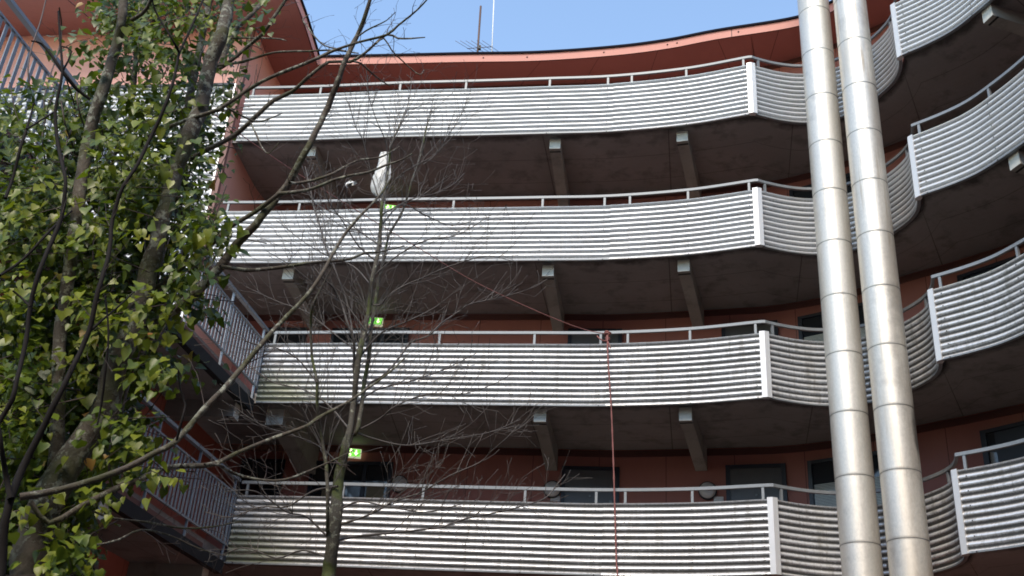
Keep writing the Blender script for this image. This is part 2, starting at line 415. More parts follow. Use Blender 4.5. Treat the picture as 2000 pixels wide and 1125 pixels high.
def near_x(c, x):
    i = min(range(len(c)), key=lambda i: abs(c[i].x - x)); return c[i], (c[min(i+1, len(c)-1)]-c[max(i-1, 0)]).normalized()

def bracket(parent, front, back, ztop, hf=.23, hb=.42, hw=.105):
    """tapered concrete cantilever from the wall out to under the gallery edge"""
    f, b_ = Vector(front), Vector(back); d = (f-b_).normalized(); s = Vector((d.y, -d.x))*hw
    mb = MB(); z = ztop
    F = [v3(f-s, z), v3(f+s, z), v3(f+s, z-hf), v3(f-s, z-hf)]
    mid = f - d*.55
    Md = [v3(mid-s, z), v3(mid+s, z), v3(mid+s, z-hf-.02), v3(mid-s, z-hf-.02)]
    B = [v3(b_-s, z), v3(b_+s, z), v3(b_+s, z-hb), v3(b_-s, z-hb)]
    for A, C in ((F, Md), (Md, B)):
        for i in range(4):
            j = (i+1) % 4; mb.face([A[j], A[i], C[i], C[j]])
    mb.face(B[::-1])
    o = bpart(mb, 'bracket', M['concrete'], parent)
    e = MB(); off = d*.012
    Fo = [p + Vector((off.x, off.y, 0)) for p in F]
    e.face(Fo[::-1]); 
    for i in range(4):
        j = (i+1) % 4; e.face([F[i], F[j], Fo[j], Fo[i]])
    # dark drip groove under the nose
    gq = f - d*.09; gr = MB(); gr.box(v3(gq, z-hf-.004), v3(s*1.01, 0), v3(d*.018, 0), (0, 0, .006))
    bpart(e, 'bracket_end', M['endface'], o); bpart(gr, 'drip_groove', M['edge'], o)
    return o

MAINPOST = [-5.6, -4.15, -2.58, -1.25, .44, 1.62, 1.98, 3.1, 4.02]
JOINT = 1.69
for k in range(0, 4):
    zt = H0 + k*FL; zb = zt - PH; fl = zt - .93; so_z = zb + .015
    x0 = -4.33 if k < 2 else -5.83
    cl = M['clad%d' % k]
    # slab, the root mesh of this gallery
    mb = MB()
    oc = [p - n*.06 for p, n in zip(outer, normals(outer))]
    if k < 2:   # walkway turns the corner, slab runs on to the side wall
        pass
    vv = [0.0]*len(oc); depth = [(a-b_).length for a, b_ in zip(oc, inner)]
    nr = 6; rows = []; uvs = []
    for i in range(nr+1):
        t = i/nr; rows.append([v3(a.lerp(b_, t), so_z) for a, b_ in zip(oc, inner)]); uvs.append([(Ls[j]+.9, t*depth[j]) for j in range(len(oc))])
    mb.quadgrid(rows, uvs, False, True)
    mb.quadgrid([[v3(a, fl) for a in inner], [v3(a, fl) for a in oc], [v3(a, so_z) for a in oc]], [[(l, 0) for l in Ls], [(l, 2) for l in Ls], [(l, 2.2) for l in Ls]], False, True)
    slab = bpart(mb, 'gallery', M['soffit'])
    # cladding sheets
    segA = [p for p in main if x0 <= p.x <= JOINT + .03]; 
    if k < 2: segA = [Vector((-4.33, 17.8))] + segA
    segB = [p for p in main if p.x >= JOINT - .03]
    def screws(a, spots):
        a.mark()
        for p, d in spots:
            n_ = Vector((d.y, -d.x))
            for i in range(0, NW, 2):
                a.box(v3(p + n_*.0435, zt - (i+1.0)*PH/NW), v3(d*.007, 0), v3(n_*.003, 0), (0, 0, .007))
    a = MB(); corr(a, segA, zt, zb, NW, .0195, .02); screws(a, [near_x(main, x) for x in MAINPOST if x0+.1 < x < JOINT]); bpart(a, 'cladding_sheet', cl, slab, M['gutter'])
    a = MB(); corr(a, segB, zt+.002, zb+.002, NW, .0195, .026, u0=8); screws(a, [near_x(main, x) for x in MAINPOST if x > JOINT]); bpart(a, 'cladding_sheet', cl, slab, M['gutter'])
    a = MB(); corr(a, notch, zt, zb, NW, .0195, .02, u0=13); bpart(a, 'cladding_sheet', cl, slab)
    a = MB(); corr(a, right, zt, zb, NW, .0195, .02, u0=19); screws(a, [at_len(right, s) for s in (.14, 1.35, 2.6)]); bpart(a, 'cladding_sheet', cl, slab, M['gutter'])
    # bottom flashing
    a = MB(); cc = [p + n*.012 for p, n in zip(outer, normals(outer)) if p.x >= x0]; railbar(a, cc, zb-.012, zb+.012, .028); bpart(a, 'flashing', M['rail'], slab)
    # corner trims: folded sheet posts standing on both corners of the recess
    for (pt, d1, d2) in (((4.19, 15.885), main[-1]-main[-3], notch[2]-notch[0]), ((6.235, 14.08), notch[-1]-notch[-3], right[2]-right[0])):
        d1 = d1.normalized(); d2 = d2.normalized(); p = Vector(pt); n1 = Vector((d1.y, -d1.x)); n2 = Vector((d2.y, -d2.x))
        t = MB(); q = [p - d1*.085 - n1*.04, p - d1*.085 + n1*.045, p + n1*.045 + n2*.0, p + d2*.05 + n2*.045, p + d2*.05 - n2*.04]
        t.quadgrid([[v3(x, zt+.02) for x in q], [v3(x, zb-.015) for x in q]], None, False)
        t.face([v3(x, zt+.02) for x in q][::-1]); t.face([v3(x, zb-.015) for x in q])
        bpart(t, 'corner_trim', M['trim'], slab)
    # hand rail and its posts
    zr0, zr1 = zt+.215, zt+.265
    cin = [p - n*.03 for p, n in zip(outer, normals(outer)) if p.x >= x0]
    a = MB(); railbar(a, cin, zr0, zr1, .022); bpart(a, 'handrail', M['rail'], slab)
    posts = [near_x(main, x) for x in MAINPOST if x > x0] + [(notch[3], (notch[4]-notch[2]).normalized()), near_x(notch, 5.4), (notch[-12], (notch[-11]-notch[-13]).normalized())]
    posts += [at_len(right, s) for s in (.12, 1.35, 2.6)]
    for p, d in posts:
        n_ = Vector((d.y, -d.x)); q = p - n_*.035; a = MB()
        a.box(v3(q, (fl + zr0)/2 + .0), v3(d*.02, 0), v3(n_*.02, 0), (0, 0, (zr0-fl)/2)); bpart(a, 'rail_post', M['rail'], slab)
    # concrete brackets under this gallery
    for fx, bx in (((.63, 17.16), (.97, 19.12)), ((3.0, 16.62), (3.62, 18.52)), ((-4.22, 18.02), (-3.9, 19.93)), ((7.17, 12.82), (9.3, 13.4))):
        if k == 0 or (k == 1 and fx[0] < -4): continue
        bracket(slab, fx, bx, so_z - .003)

# doors, windows on the facade wall
def wallpt(x):
    i = min(range(1, len(wallc)-1), key=lambda i: abs(wallc[i].x-x)); 
    t = (wallc[i+1]-wallc[i-1]).normalized(); p = wallc[i] + t*((x-wallc[i].x)/max(.1, t.x)); return p, t, Vector((t.y, -t.x))
def facade_box(mb, xa, xb, z0, z1, d0, d1):
    """box on the wall between two x positions; d0..d1 = distance proud of the wall"""
    pa, ta, na = wallpt(xa); pb, tb, nb = wallpt(xb); t = (pb-pa).normalized(); n = Vector((t.y, -t.x)); c = (pa+pb)/2
    sag = max(0, (wallpt((xa+xb)/2)[0]-c).dot(n))
    mb.box(v3(c + n*((d0+d1)/2 + sag), (z0+z1)/2), v3(t*((pb-pa).length/2), 0), v3(n*((d1-d0)/2), 0), (0, 0, (z1-z0)/2)); return c, t, n, sag
def door(k, xa, xb):
    fl = H0 + k*FL - .93; zt = fl + 2.28
    mb = MB(); c, t, n, sag = facade_box(mb, xa+.07, xb-.07, fl, zt-.07, -.02, .025); d = bpart(mb, 'door', M['door'])
    f = MB()
    facade_box(f, xa, xa+.07, fl, zt, -.02, .05); facade_box(f, xb-.07, xb, fl, zt, -.02, .05); facade_box(f, xa+.07, xb-.07, zt-.07, zt, -.02, .048)
    bpart(f, 'door_frame', M['frame'], d)
    h = MB(); q = wallpt(xb-.15)[0] + n*(.06+sag); h.box(v3(q, fl+1.55), v3(t*.025, 0), v3(n*.02, 0), (0, 0, .09)); h.tube([v3(q+n*.03, fl+1.52), v3(q+n*.03-t*.13, fl+1.52)], .01, 6)
    bpart(h, 'handle', M['rail'], d)
    e = MB(); q = (wallpt(xa)[0]+wallpt(xb)[0])/2 + n*(.03+sag); e.tube([v3(q, fl+1.72), v3(q+n*.015, fl+1.72)], .022, 8); bpart(e, 'peephole', M['rail'], d)
def glazed(k, xa, xb, z0, z1, name, mull, blind=False):
    mb = MB(); c, t, n, sag = facade_box(mb, xa, xb, z0, z1, -.02, .012); d = bpart(mb, name, M['frame'])
    f = MB(); w_ = .06
    facade_box(f, xa, xa+w_, z0, z1, .012, .06); facade_box(f, xb-w_, xb, z0, z1, .012, .06); facade_box(f, xa+w_, xb-w_, z1-w_, z1, .012, .058); facade_box(f, xa+w_, xb-w_, z0, z0+w_, .012, .058)
    for m_ in mull: facade_box(f, m_-.035, m_+.035, z0+w_, z1-w_, .012, .056)
    bpart(f, 'frame', M['frame'], d)
    xs = [xa+w_] + [q for m_ in mull for q in (m_-.035, m_+.035)] + [xb-w_]
    for i in range(0, len(xs), 2):
        p = MB(); facade_box(p, xs[i]+.004, xs[i+1]-.004, z0+w_+.004, z1-w_-.004, .0125, .03); bpart(p, 'pane', M['glass'], d)
    if name == 'glazed_door' and len(mull) > 1:  # tinted reflections on the panes, painted as beige patches
        for a_, b2, z_ in ((xs[0]+.22, xs[1]-.03, z1-.55), (xs[4]+.04, xs[5]-.05, z1-.4)):
            p = MB(); facade_box(p, a_, b2, z_-.32, z_, .0305, .033); bpart(p, 'reflection_patch', M['reflection_patch'], d)
    if blind:
        p = MB(); zz = z0+w_+.01
        while zz < z1-.45:
            facade_box(p, xs[0]+.02, xs[1]-.02, zz, zz+.018, .032, .036); zz += .026
        bpart(p, 'blind', M['blind'], d)
for k in (0, 1):
    fl = H0 + k*FL - .93
    door(k, 1.16, 2.2); door(k, 4.03, 5.02)
    glazed(k, -3.55, -1.98, fl, fl+2.28, 'glazed_door', (-2.95, -2.5))
    glazed(k, -4.92, -4.08, fl, fl+2.3, 'glazed_door', ())
for k in (0, 1, 2):
    fl = H0 + k*FL - .93
    glazed(k, 5.36, 6.45, fl+.9, fl+2.28, 'window', (), True)
    glazed(k, 7.58, 8.9, fl+.8, fl+2.3, 'window', (8.2,))

# roof: soffit, fascia and dark edge, running along the curved facade and over the left block
eave = [(-4.66,19.05),(-3.2,18.85),(-1.47,18.60),(.2,18.37),(1.8,18.02),(2.9,17.68),(3.86,17.28),(5.38,16.72),(5.95,16.22),(6.74,15.0),(7.3,13.6),(7.7,12.0),(7.9,10.6)]
ev = [p for p, u in cr(eave, .25)]
side = [p for p, u in cr([(-4.9,16.75),(-4.78,17.6),(-4.66,19.05)], .3)]
ZR = 15.27
loop = [Vector((-16, 17.55)), Vector((-13.5, 17.5)), Vector((-11, 17.45)), Vector((-8, 17.1))] + side + ev[1:]
mb = MB(); back = []
bw = [p for p in [Vector(q) for q in WM+WN[1::2]+WR[1:]]]
bwc = cr(bw, .3)
L = arclen(ev); n = len(ev)
bk = [bwc[int(i*(len(bwc)-1)/(n-1))][0] for i in range(n)]
bk = [p + (p-e).normalized()*.3 for p, e in zip(bk, ev)]
mb.quadgrid([[v3(p, ZR) for p in ev], [v3(p, ZR) for p in bk]], [[(l, 0) for l in L], [(l, 2) for l in L]], False, True)
mb.face([(-16, 17.55, ZR), (-11, 17.45, ZR), v3(side[0], ZR), v3(ev[0], ZR), v3(bk[0], ZR), (-16, 22.5, ZR)][::-1], [(0, 4), (5, 4), (11, 4), (11, 0), (11, -2), (0, -2)])
rf = bpart(mb, 'roof', M['roofsoffit'])
mb = MB(); Ll = arclen(loop)
nrm = normals(loop)
fo = [p for p in loop]
mb.quadgrid([[v3(p, ZR+.185) for p in fo], [v3(p, ZR-.012) for p in fo]], [[(l*.4, 1) for l in Ll], [(l*.4, 0) for l in Ll]], True, False)
fi = [p - q*.03 for p, q in zip(loop, nrm)]
mb.quadgrid([[v3(p, ZR-.012) for p in fo], [v3(p, ZR-.012) for p in fi], [v3(p, ZR+.1) for p in fi]], None, False)
bpart(mb, 'fascia', M['fascia'], rf)
mb = MB(); g1 = [p + q*.035 for p, q in zip(loop, nrm)]
mb.quadgrid([[v3(p, ZR+.187) for p in g1], [v3(p, ZR+.187) for p in fi]], None, False)
mb.quadgrid([[v3(p, ZR+.235) for p in g1], [v3(p, ZR+.187) for p in g1]], None, False)
mb.quadgrid([[v3(p, ZR+.235) for p in g1], [v3(p, ZR+.26) for p in [a_ + (b_-a_)*.0 - q*2.2 for a_, b_, q in zip(g1, g1, nrm)]]], None, False, True)
bpart(mb, 'roof_edge', M['gutter'], rf)
mb = MB()
for x in (-3.9, -3.6, -1.1, .0, 1.55, 2.9, 3.05, 4.4):            # small screws in the fascia
    p, d = near_x(ev, x); q = Vector((d.y, -d.x)); mb.box(v3(p+q*.004, ZR+.09), v3(d*.014, 0), v3(q*.006, 0), (0, 0, .014))
bpart(mb, 'fascia_screws', M['gutter'], rf)

# left stair block: corrugated below, salmon render above, with the fin wall closing the upper galleries
tw = [Vector((-14, 19.26)), Vector((-11, 18.80)), Vector((-8, 18.35)), Vector((-6.02, 18.06))]
tw = [tw[i].lerp(tw[i+1], t/10) for i in range(3) for t in range(10)] + [tw[-1]]
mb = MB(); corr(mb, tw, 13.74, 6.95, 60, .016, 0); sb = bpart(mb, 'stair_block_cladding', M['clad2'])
mb = MB(); c2 = [p - q*.0 for p, q in zip(tw, normals(tw))]; band(mb, c2, 13.80, ZR); bpart(mb, 'stair_block_wall', M['pink'])
mb = MB(); railbar(mb, [p + q*.02 for p, q in zip(tw, normals(tw))], 13.742, 13.798, .04); bpart(mb, 'cladding_flashing', M['dark'], sb)
mb = MB()
fc = [Vector((-5.98, 17.98)), Vector((-5.87, 17.97)), Vector((-5.85, 18.02)), Vector((-5.80, 18.5)), Vector((-5.72, 19.2)), Vector((-5.63, 19.8)), Vector((-5.5, 20.3))]
fcs = [p for p, u in cr(fc[2:], .15)]
mb.quadgrid([[v3(p, ZR-.003) for p in fcs], [v3(p, 6.95) for p in fcs]], [[(i*.02, ZR) for i in range(len(fcs))], [(i*.02, 6.9) for i in range(len(fcs))]], True, False)
mb.quadgrid([[v3(p, ZR-.003) for p in fc[:3]], [v3(p, 6.95) for p in fc[:3]]], None, False, False)
mb.face([v3(fc[0], ZR-.003), v3(fc[0], 6.95), (-5.98, 18.3, 6.95), (-5.98, 18.3, ZR-.003)])
bpart(mb, 'fin_wall', M['pink'])
mb = MB(); mb.box((-6.0, 17.985, 10.35), (.016, 0, 0), (0, .02, 0), (0, 0, 3.4)); bpart(mb, 'cladding_corner_strip', M['trim'], sb)

# side wing: two open walkways with vertical bar balustrades
EW = [(-6.35,6.6),(-5.87,9.3),(-5.42,11.85),(-4.86,15.1),(-4.35,17.76)]
ew = [p for p, u in cr(EW, .3)]
WW = [(-8.0,6.6),(-7.4,9.3),(-6.95,11.85),(-6.25,15.1),(-5.72,17.8),(-5.35,20.2)]
ww = [p for p, u in cr(WW, .3)]
mb = MB(); band(mb, ww, GROUND, 6.64, True, True); band(mb, ww, GROUND, 6.64)
bpart(mb, 'side_wing_wall', M['wall'])
for k in (0, 1):
    zt = H0 + k*FL; s0 = zt - 1.34 + .02; dz = zt - .93
    # deck
    mb = MB(); n = 24
    A = [at_len(ew, arclen(ew)[-1]*i/n)[0] for i in range(n+1)]
    B = [at_len(ww, arclen(ww)[-1]*i/n*.83)[0] - Vector((.0, 0)) for i in range(n+1)]
    if k == 1: B = [b_ + Vector((-9, -1)) for b_ in B]
    A2 = [p + Vector((-.09, 0)) for p in A]
    La = arclen(A)
    mb.quadgrid([[v3(p, dz) for p in B], [v3(p, dz) for p in A2], [v3(p, s0+.03) for p in A2], [v3(p, s0+.03) for p in B]],
                [[(l, 0) for l in La], [(l, 1.5) for l in La], [(l, 1.7) for l in La], [(l, 3.2) for l in La]], False, False)
    # joins the main gallery in the corner
    zc = zt - PH + .011
    mb.face([(-4.4, 17.8, zc), (-4.1, 20.1, zc), (-9, 20.1, zc), (-9, 17.2, zc)][::-1], [(0, 0), (0, 2), (4, 2), (4, 0)])
    mb.face([(-4.4, 17.8, dz-.01), (-4.1, 20.1, dz-.01), (-9, 20.1, dz-.01), (-9, 17.2, dz-.01)], [(0, 0), (0, 2), (4, 2), (4, 0)])
    dk = bpart(mb, 'side_walkway', M['soffit'])
    mb = MB(); railbar(mb, [p + Vector((-.05, 0)) for p in ew], s0, zt-1.12, .06); bpart(mb, 'edge_beam', M['edge'], dk)
    mb = MB(); railbar(mb, [p + Vector((-.05, 0)) for p in ew if p.y < 17.2], zt-1.116, zt-1.03, .02); bpart(mb, 'edge_board', M['fascia'], dk)
    mb = MB(); railbar(mb, ew, zt+.225, zt+.275, .035); bpart(mb, 'handrail', M['bars'], dk)
    tot = arclen(ew)[-1]; cnt = int(tot/.118); bb = MB()
    railbar(bb, ew, zt-.01, zt+.02, .018); railbar(bb, ew, zt-.87, zt-.84, .018)
    for i in range(cnt+1):
        p, d = at_len(ew, min(tot-.01, i*.118)); n_ = Vector((d.y, -d.x))
        bb.box(v3(p, zt-.425), v3(d*.026, 0), v3(n_*.006, 0), (0, 0, .415))
    bpart(bb, 'balustrade', M['bars'], dk)
    for i in range(0, 9):
        p, d = at_len(ew, tot - .12 - i*1.42) if tot - .12 - i*1.42 > 0 else at_len(ew, 0); n_ = Vector((d.y, -d.x)); q = p - n_*.0
        pb = MB(); pb.box(v3(q, zt-.45), v3(d*.01, 0), v3(n_*.02, 0), (0, 0, .67)); bpart(pb, 'rail_post', M['bars'], dk)
    for yb in ((17.5,) if k == 1 else (13.9, 17.45)):
        i = min(range(len(ew)), key=lambda i: abs(ew[i].y-yb)); p = ew[i]
        bracket(dk, (p.x-.03-.12*(yb > 15), p.y), (p.x-1.5, p.y+.15), s0+.028, .27, .3, .13)
    if k == 1: bracket(dk, (-4.0, 18.05), (-3.6, 19.9), zt-PH+.008, .3, .6, .16)
# dark windows of the side wing at the lower walkway
def wingwin(y0, y1, z0, z1):
    i0 = min(range(len(ww)), key=lambda i: abs(ww[i].y-y0)); i1 = min(range(len(ww)), key=lambda i: abs(ww[i].y-y1))
    a, b_ = ww[i0], ww[i1]; t = (b_-a).normalized(); n_ = Vector((t.y, -t.x)); c = (a+b_)/2; hl = (b_-a).length/2
    m1 = MB(); m1.box(v3(c+n_*.0, (z0+z1)/2), v3(t*hl, 0), v3(n_*.05, 0), (0, 0, (z1-z0)/2)); o = bpart(m1, 'window', M['frame'])
    m2 = MB(); m2.box(v3(c+n_*.056, (z0+z1)/2), v3(t*(hl-.08), 0), v3(n_*.01, 0), (0, 0, (z1-z0)/2-.08)); bpart(m2, 'pane', M['glass'], o)
    m3 = MB()
    for s in (-1, 1): m3.box(v3(c+n_*.06+t*s*(hl-.04), (z0+z1)/2), v3(t*.04, 0), v3(n_*.03, 0), (0, 0, (z1-z0)/2))
    m3.box(v3(c+n_*.06, z1-.04), v3(t*(hl-.08), 0), v3(n_*.028, 0), (0, 0, .04)); bpart(m3, 'frame', M['bars'], o)
for y0, y1 in ((8.4, 9.6), (11.2, 12.4), (13.6, 14.5), (15.4, 16.4)): wingwin(y0, y1, 4.2, 6.35)
for y0, y1 in ((12.6, 13.8), (15.0, 16.6)): wingwin(y0, y1, 1.6, 3.5)

# the block closes round the courtyard behind and right of the viewpoint
oc = [p for p, u in cr([(9.5,11.7),(9.5,6.0),(9.0,0.0),(7.5,-5.5),(3.0,-9.0),(-3,-10),(-9,-9.5),(-14,-7)], .5)]
mb = MB(); band(mb, oc, GROUND, 14.6); bpart(mb, 'courtyard_wall', M['wall'])
for k in range(0, 4):
    c3 = [p + n_*1.9 for p, n_ in zip(oc, normals(oc))]
    zt = H0 + k*FL
    mb = MB(); mb.quadgrid([[v3(p, zt-.93) for p in oc], [v3(p, zt-.93) for p in c3], [v3(p, zt-1.12) for p in c3], [v3(p, zt-1.12) for p in oc]], None, False)
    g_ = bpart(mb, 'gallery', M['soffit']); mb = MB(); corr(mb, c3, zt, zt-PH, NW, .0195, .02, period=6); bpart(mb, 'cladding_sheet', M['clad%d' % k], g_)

# ================================================================ VENTILATION DUCTS
def duct(x, y, r, zs, ztop, label, dm='duct'):
    root = thing('ventilation_duct', label, 'duct', (x, y, GROUND), None)
    allz = [GROUND+.02] + sorted(zs) + [ztop]
    lo = [allz[1] - i for i in range(1, 7) if allz[1] - i > GROUND+.3]
    allz = [GROUND+.02] + sorted(lo) + sorted(zs) + [ztop]
    mb = MB(); n = 64; rows = []
    for a, b_ in zip(allz, allz[1:]):                                   # each sheet is a hair wider at its lower lap
        for z, rr in ((a+.004, r+.0015), (a+.03, r+.0005), (b_-.03, r-.0005), (b_-.004, r-.002)):
            rows.append([(math.cos(2*math.pi*i/n)*rr, -math.sin(2*math.pi*i/n)*rr, z-GROUND) for i in range(n+1)])
    mb.quadgrid(rows[::-1], None, True)
    mb.face([(math.cos(2*math.pi*i/n)*r, math.sin(2*math.pi*i/n)*r, ztop-GROUND) for i in range(n)])
    o = mb.build('duct_body', M[dm], root)
    for z in sorted(lo) + sorted(zs):
        rg = MB(); rows = [[(math.cos(2*math.pi*i/n)*rr, -math.sin(2*math.pi*i/n)*rr, z+dz-GROUND) for i in range(n+1)] for dz, rr in ((.005, r-.002), (.0035, r+.0022), (-.0035, r+.0022), (-.005, r-.002))]
        rg.quadgrid(rows, None, True); rg.build('joint_band', M['ring'], root)
    for z in [H0 + k*FL - 1.03 for k in range(0, 4)]:                   # stand-off to the gallery edge behind
        br = MB(); br.box((0, r+.25, z-GROUND), (.03, 0, 0), (0, .28, 0), (0, 0, .02)); br.build('wall_bracket', M['rail'], root)
    return root
z1 = [14.03, 13.05, 12.06, 11.07, 10.09, 9.11, 8.13, 7.14, 6.17, 5.19, 4.21]
z2 = [13.85, 12.87, 11.9, 10.94, 9.96, 8.99, 8.03, 7.05, 6.09, 5.13, 4.16]
a1, a2 = math.radians(18.98), math.radians(21.28)
duct(15.95*math.sin(a1), 15.95*math.cos(a1), .279, z1, 17.2, 'left of the two tall bare metal ventilation ducts, its joints evenly spaced')
duct(15.6*math.sin(a2), 15.6*math.cos(a2), .281, z2, 17.2, 'right of the two tall metal ducts, with brown drip stains and a dark smear', 'duct2')

# ================================================================ FITTINGS
def exit_sign(x, z, label):
    p, t, n = wallpt(x); root = thing('exit_sign', label, 'exit sign', v3(p+n*.14, z), 'lit green exit signs on the gallery wall')
    ang = math.radians(14)
    t = Vector((t.x*math.cos(ang)-t.y*math.sin(ang), t.x*math.sin(ang)+t.y*math.cos(ang))); n = Vector((t.y, -t.x))
    def bx(name, m_, u0, u1, w0, w1, d0, d1, par=root):
        mb = MB(); mb.box(v3(t*((u0+u1)/2) + n*((d0+d1)/2), (w0+w1)/2), v3(t*((u1-u0)/2), 0), v3(n*((d1-d0)/2), 0), (0, 0, (w1-w0)/2)); return mb.build(name, m_, par)
    bx('sign_box', M['signbox'], -.15, .15, -.08, .08, -.09, 0)
    bx('green_panel', M['green'], -.135, .135, -.07, .07, 0.0, .006)
    mk = MB()
    def poly(pts, d=.0095):
        f = [v3(t*(a/82) + n*d, b_/82) for a, b_ in pts]; g_ = [v3(t*(a/82) + n*.006, b_/82) for a, b_ in pts]; mk.face(f)
        for i in range(len(f)): mk.face([f[i], g_[i], g_[(i+1) % len(f)], f[(i+1) % len(f)]])
    poly([(-3.4+1.3*math.cos(q*math.pi/4), 4.6+1.3*math.sin(q*math.pi/4)) for q in range(8)])              # running figure
    poly([(-5.6, 2.8), (-3.0, 3.2), (-2.2, 2.0), (-4.2, -1.2), (-5.8, -.6)])
    poly([(-4.2, -1.2), (-2.4, -2.6), (-3.4, -5.6), (-4.6, -5.4), (-3.9, -3.0), (-5.8, -.8)])
    poly([(-5.8, -.6), (-6.4, -2.8), (-9.0, -3.0), (-9.0, -4.1), (-5.4, -4.0), (-4.6, -1.4)])
    poly([(-3.0, 3.2), (-.6, 1.2), (-1.2, .4), (-3.2, 1.8)]); poly([(-5.6, 2.8), (-7.8, 1.4), (-7.6, -.4), (-6.8, -.2), (-6.7, .9), (-4.9, 1.6)])
    poly([(3.6, 4.6), (5.6, 4.6), (5.6, 0), (7.8, 0), (4.6, -4.4), (1.4, 0), (3.6, 0)])                      # arrow pointing down
    mk.build('pictogram', M['signwhite'], root)
exit_sign(-2.74, 6.56, 'lit green exit sign above the glazed doors of the lowest gallery')
exit_sign(-2.66, 9.33, 'lit green exit sign of the middle storey, just above the handrail beside the slim trunk')
exit_sign(-2.68, 12.0, 'topmost lit green exit sign, half hidden by the corrugated parapet under the white bag')
def bulkhead(x, z, label):
    p, t, n = wallpt(x); root = thing('wall_lamp', label, 'wall lamp', v3(p, z), 'round wall lamps beside the gallery doors')
    def disc(name, m_, prof):
        mb = MB(); k = 28; rows = []
        for d_, r_ in prof: rows.append([v3(t*(math.cos(2*math.pi*i/k)*r_) + n*d_, math.sin(2*math.pi*i/k)*r_) for i in range(k+1)])
        mb.quadgrid(rows, None, True); mb.build(name, m_, root)
    disc('base_ring', M['dark'], ((0, .165), (.05, .165), (.055, .15), (.05, .145)))
    disc('lamp_glass', M['lampglass'], ((.04, .146), (.07, .14), (.1, .115), (.12, .07), (.126, .001)))
bulkhead(-1.82, 6.0, 'round frosted wall lamp left of the others, beside the glazed doors')
bulkhead(1.0, 5.97, 'round wall lamp left of the grey door that the hanging rope crosses')
bulkhead(3.72, 5.96, 'round wall lamp left of the grey door nearest the metal ducts')
for x, lb in ((1.06, 'small pale door plate under the wall lamp beside the grey door crossed by the rope'), (3.9, 'small pale door plate beside the grey door nearest the ducts')):
    p, t, n = wallpt(x); mb = MB(); mb.box(Vector((0, 0, 0)), v3(t*.085, 0), v3(n*.012, 0), (0, 0, .05)); o = mb.build('door_plate', M['plate']); o.location = v3(p+n*.014, 5.80)
    tag(o, lb, 'plate', 'pale plates beside the gallery doors')

# antennas on the roof
def mast(px, y0, y1, Y, r, m_, name, label):
    a, b_ = P(px[0], y0, Y), P(px[1], y1, Y); base = Vector((a.x, Y, 15.52))
    root = thing(name, label, 'antenna', base)
    mb = MB(); mb.tube([(0, 0, 0), b_-base], r, 8); mb.build('mast', m_, root); return root, base, a, b_
root, base, a, b_ = mast((935, 939), 100, 12, 19.6, .024, M['brownmetal'], 'tv_antenna', 'rusty roof mast with thin horizontal aerial elements above the curved eave')
mb = MB(); c = P(936, 93, 19.6) - base
mb.tube([c + Vector((-.28, .1, .03)), c + Vector((.3, -.1, -.03))], .008, 5)
for i, s in enumerate((-.26, -.16, -.05, .06, .17, .28)):
    q = c + Vector((s, -s*.35, -s*.1)); l = .34 - .02*i; mb.tube([q + Vector((-l*.9, -l*.5, .06)), q + Vector((l*.9, l*.5, -.06))], .005, 5)
mb.build('aerial_elements', M['brownmetal'], root)
mb = MB(); mb.box(c, (.04, 0, 0), (0, .04, 0), (0, 0, .05)); mb.build('clamp', M['dark'], root)
root, base, a, b_ = mast((964, 967), 100, -60, 19.6, .013, M['whitemetal'], 'whip_antenna', 'thin white whip antenna standing right of the rusty mast')
mb = MB(); mb.tube([(0, 0, 0), (0, 0, .3)], .022, 8); mb.build('base_sleeve', M['trim'], root)

# rope from upper left to the handrail, knotted there and hanging down
pts = [(60,-60,8.8),(133,0,9.3),(200,55,10.0),(330,156,11.1),(476,267,12.3),(569,331,13.1),(656,386,13.8),(760,450,14.5),(827,490,15.0),(910,541,15.5),(1000,586,16.0),(1090,625,16.4),(1150,646,16.66),(1186,652,16.76)]
up = [P(*p) for p in pts]
rt = tag(bpy.data.objects.new('rope', None), 'red brown rope strung from upper left, knotted on the middle handrail and hanging down', 'rope'); COL.objects.link(rt)
mb = MB(); mb.tube([p for p, u in cr(up, .3)], .0068, 6); mb.build('strung_length', M['rope'], rt)
dn = [P(1186, 655, 16.72), P(1187, 690, 16.6), P(1190, 740, 16.62), P(1194, 800, 16.66), P(1198, 900, 16.68), P(1201, 1000, 16.66), P(1204, 1100, 16.6), P(1207, 1180, 16.4)]
dn.append(Vector((dn[-1].x+.1, dn[-1].y-.5, GROUND+.05)))
mb = MB(); q = [p for p, u in cr(dn, .05)]; mb.tube(q, [.0135 + .0025*math.sin(i*1.2) for i in range(len(q))], 7); mb.build('hanging_length', M['rope'], rt)
mb = MB(); kc = P(1187, 652, 16.76)
for h, r_ in ((.02, .05), (-.01, .045), (-.09, .035), (-.12, .03)):
    mb.tube([kc + Vector((math.cos(a_*.5)*r_, math.sin(a_*.5)*.05, h + .01*math.sin(a_))) for a_ in range(14)], .015, 6)
mb.tube([p for p, u in cr([P(1166, 656, 16.66), P(1172, 662, 16.62), P(1181, 666, 16.64), P(1187, 664, 16.7)], .03)], .012, 6)
mb.tube([p for p, u in cr([P(1188, 668, 16.64), P(1190, 674, 16.6), P(1193, 681, 16.6)], .03)], .009, 6)
mb.build('knot', M['rope'], rt)

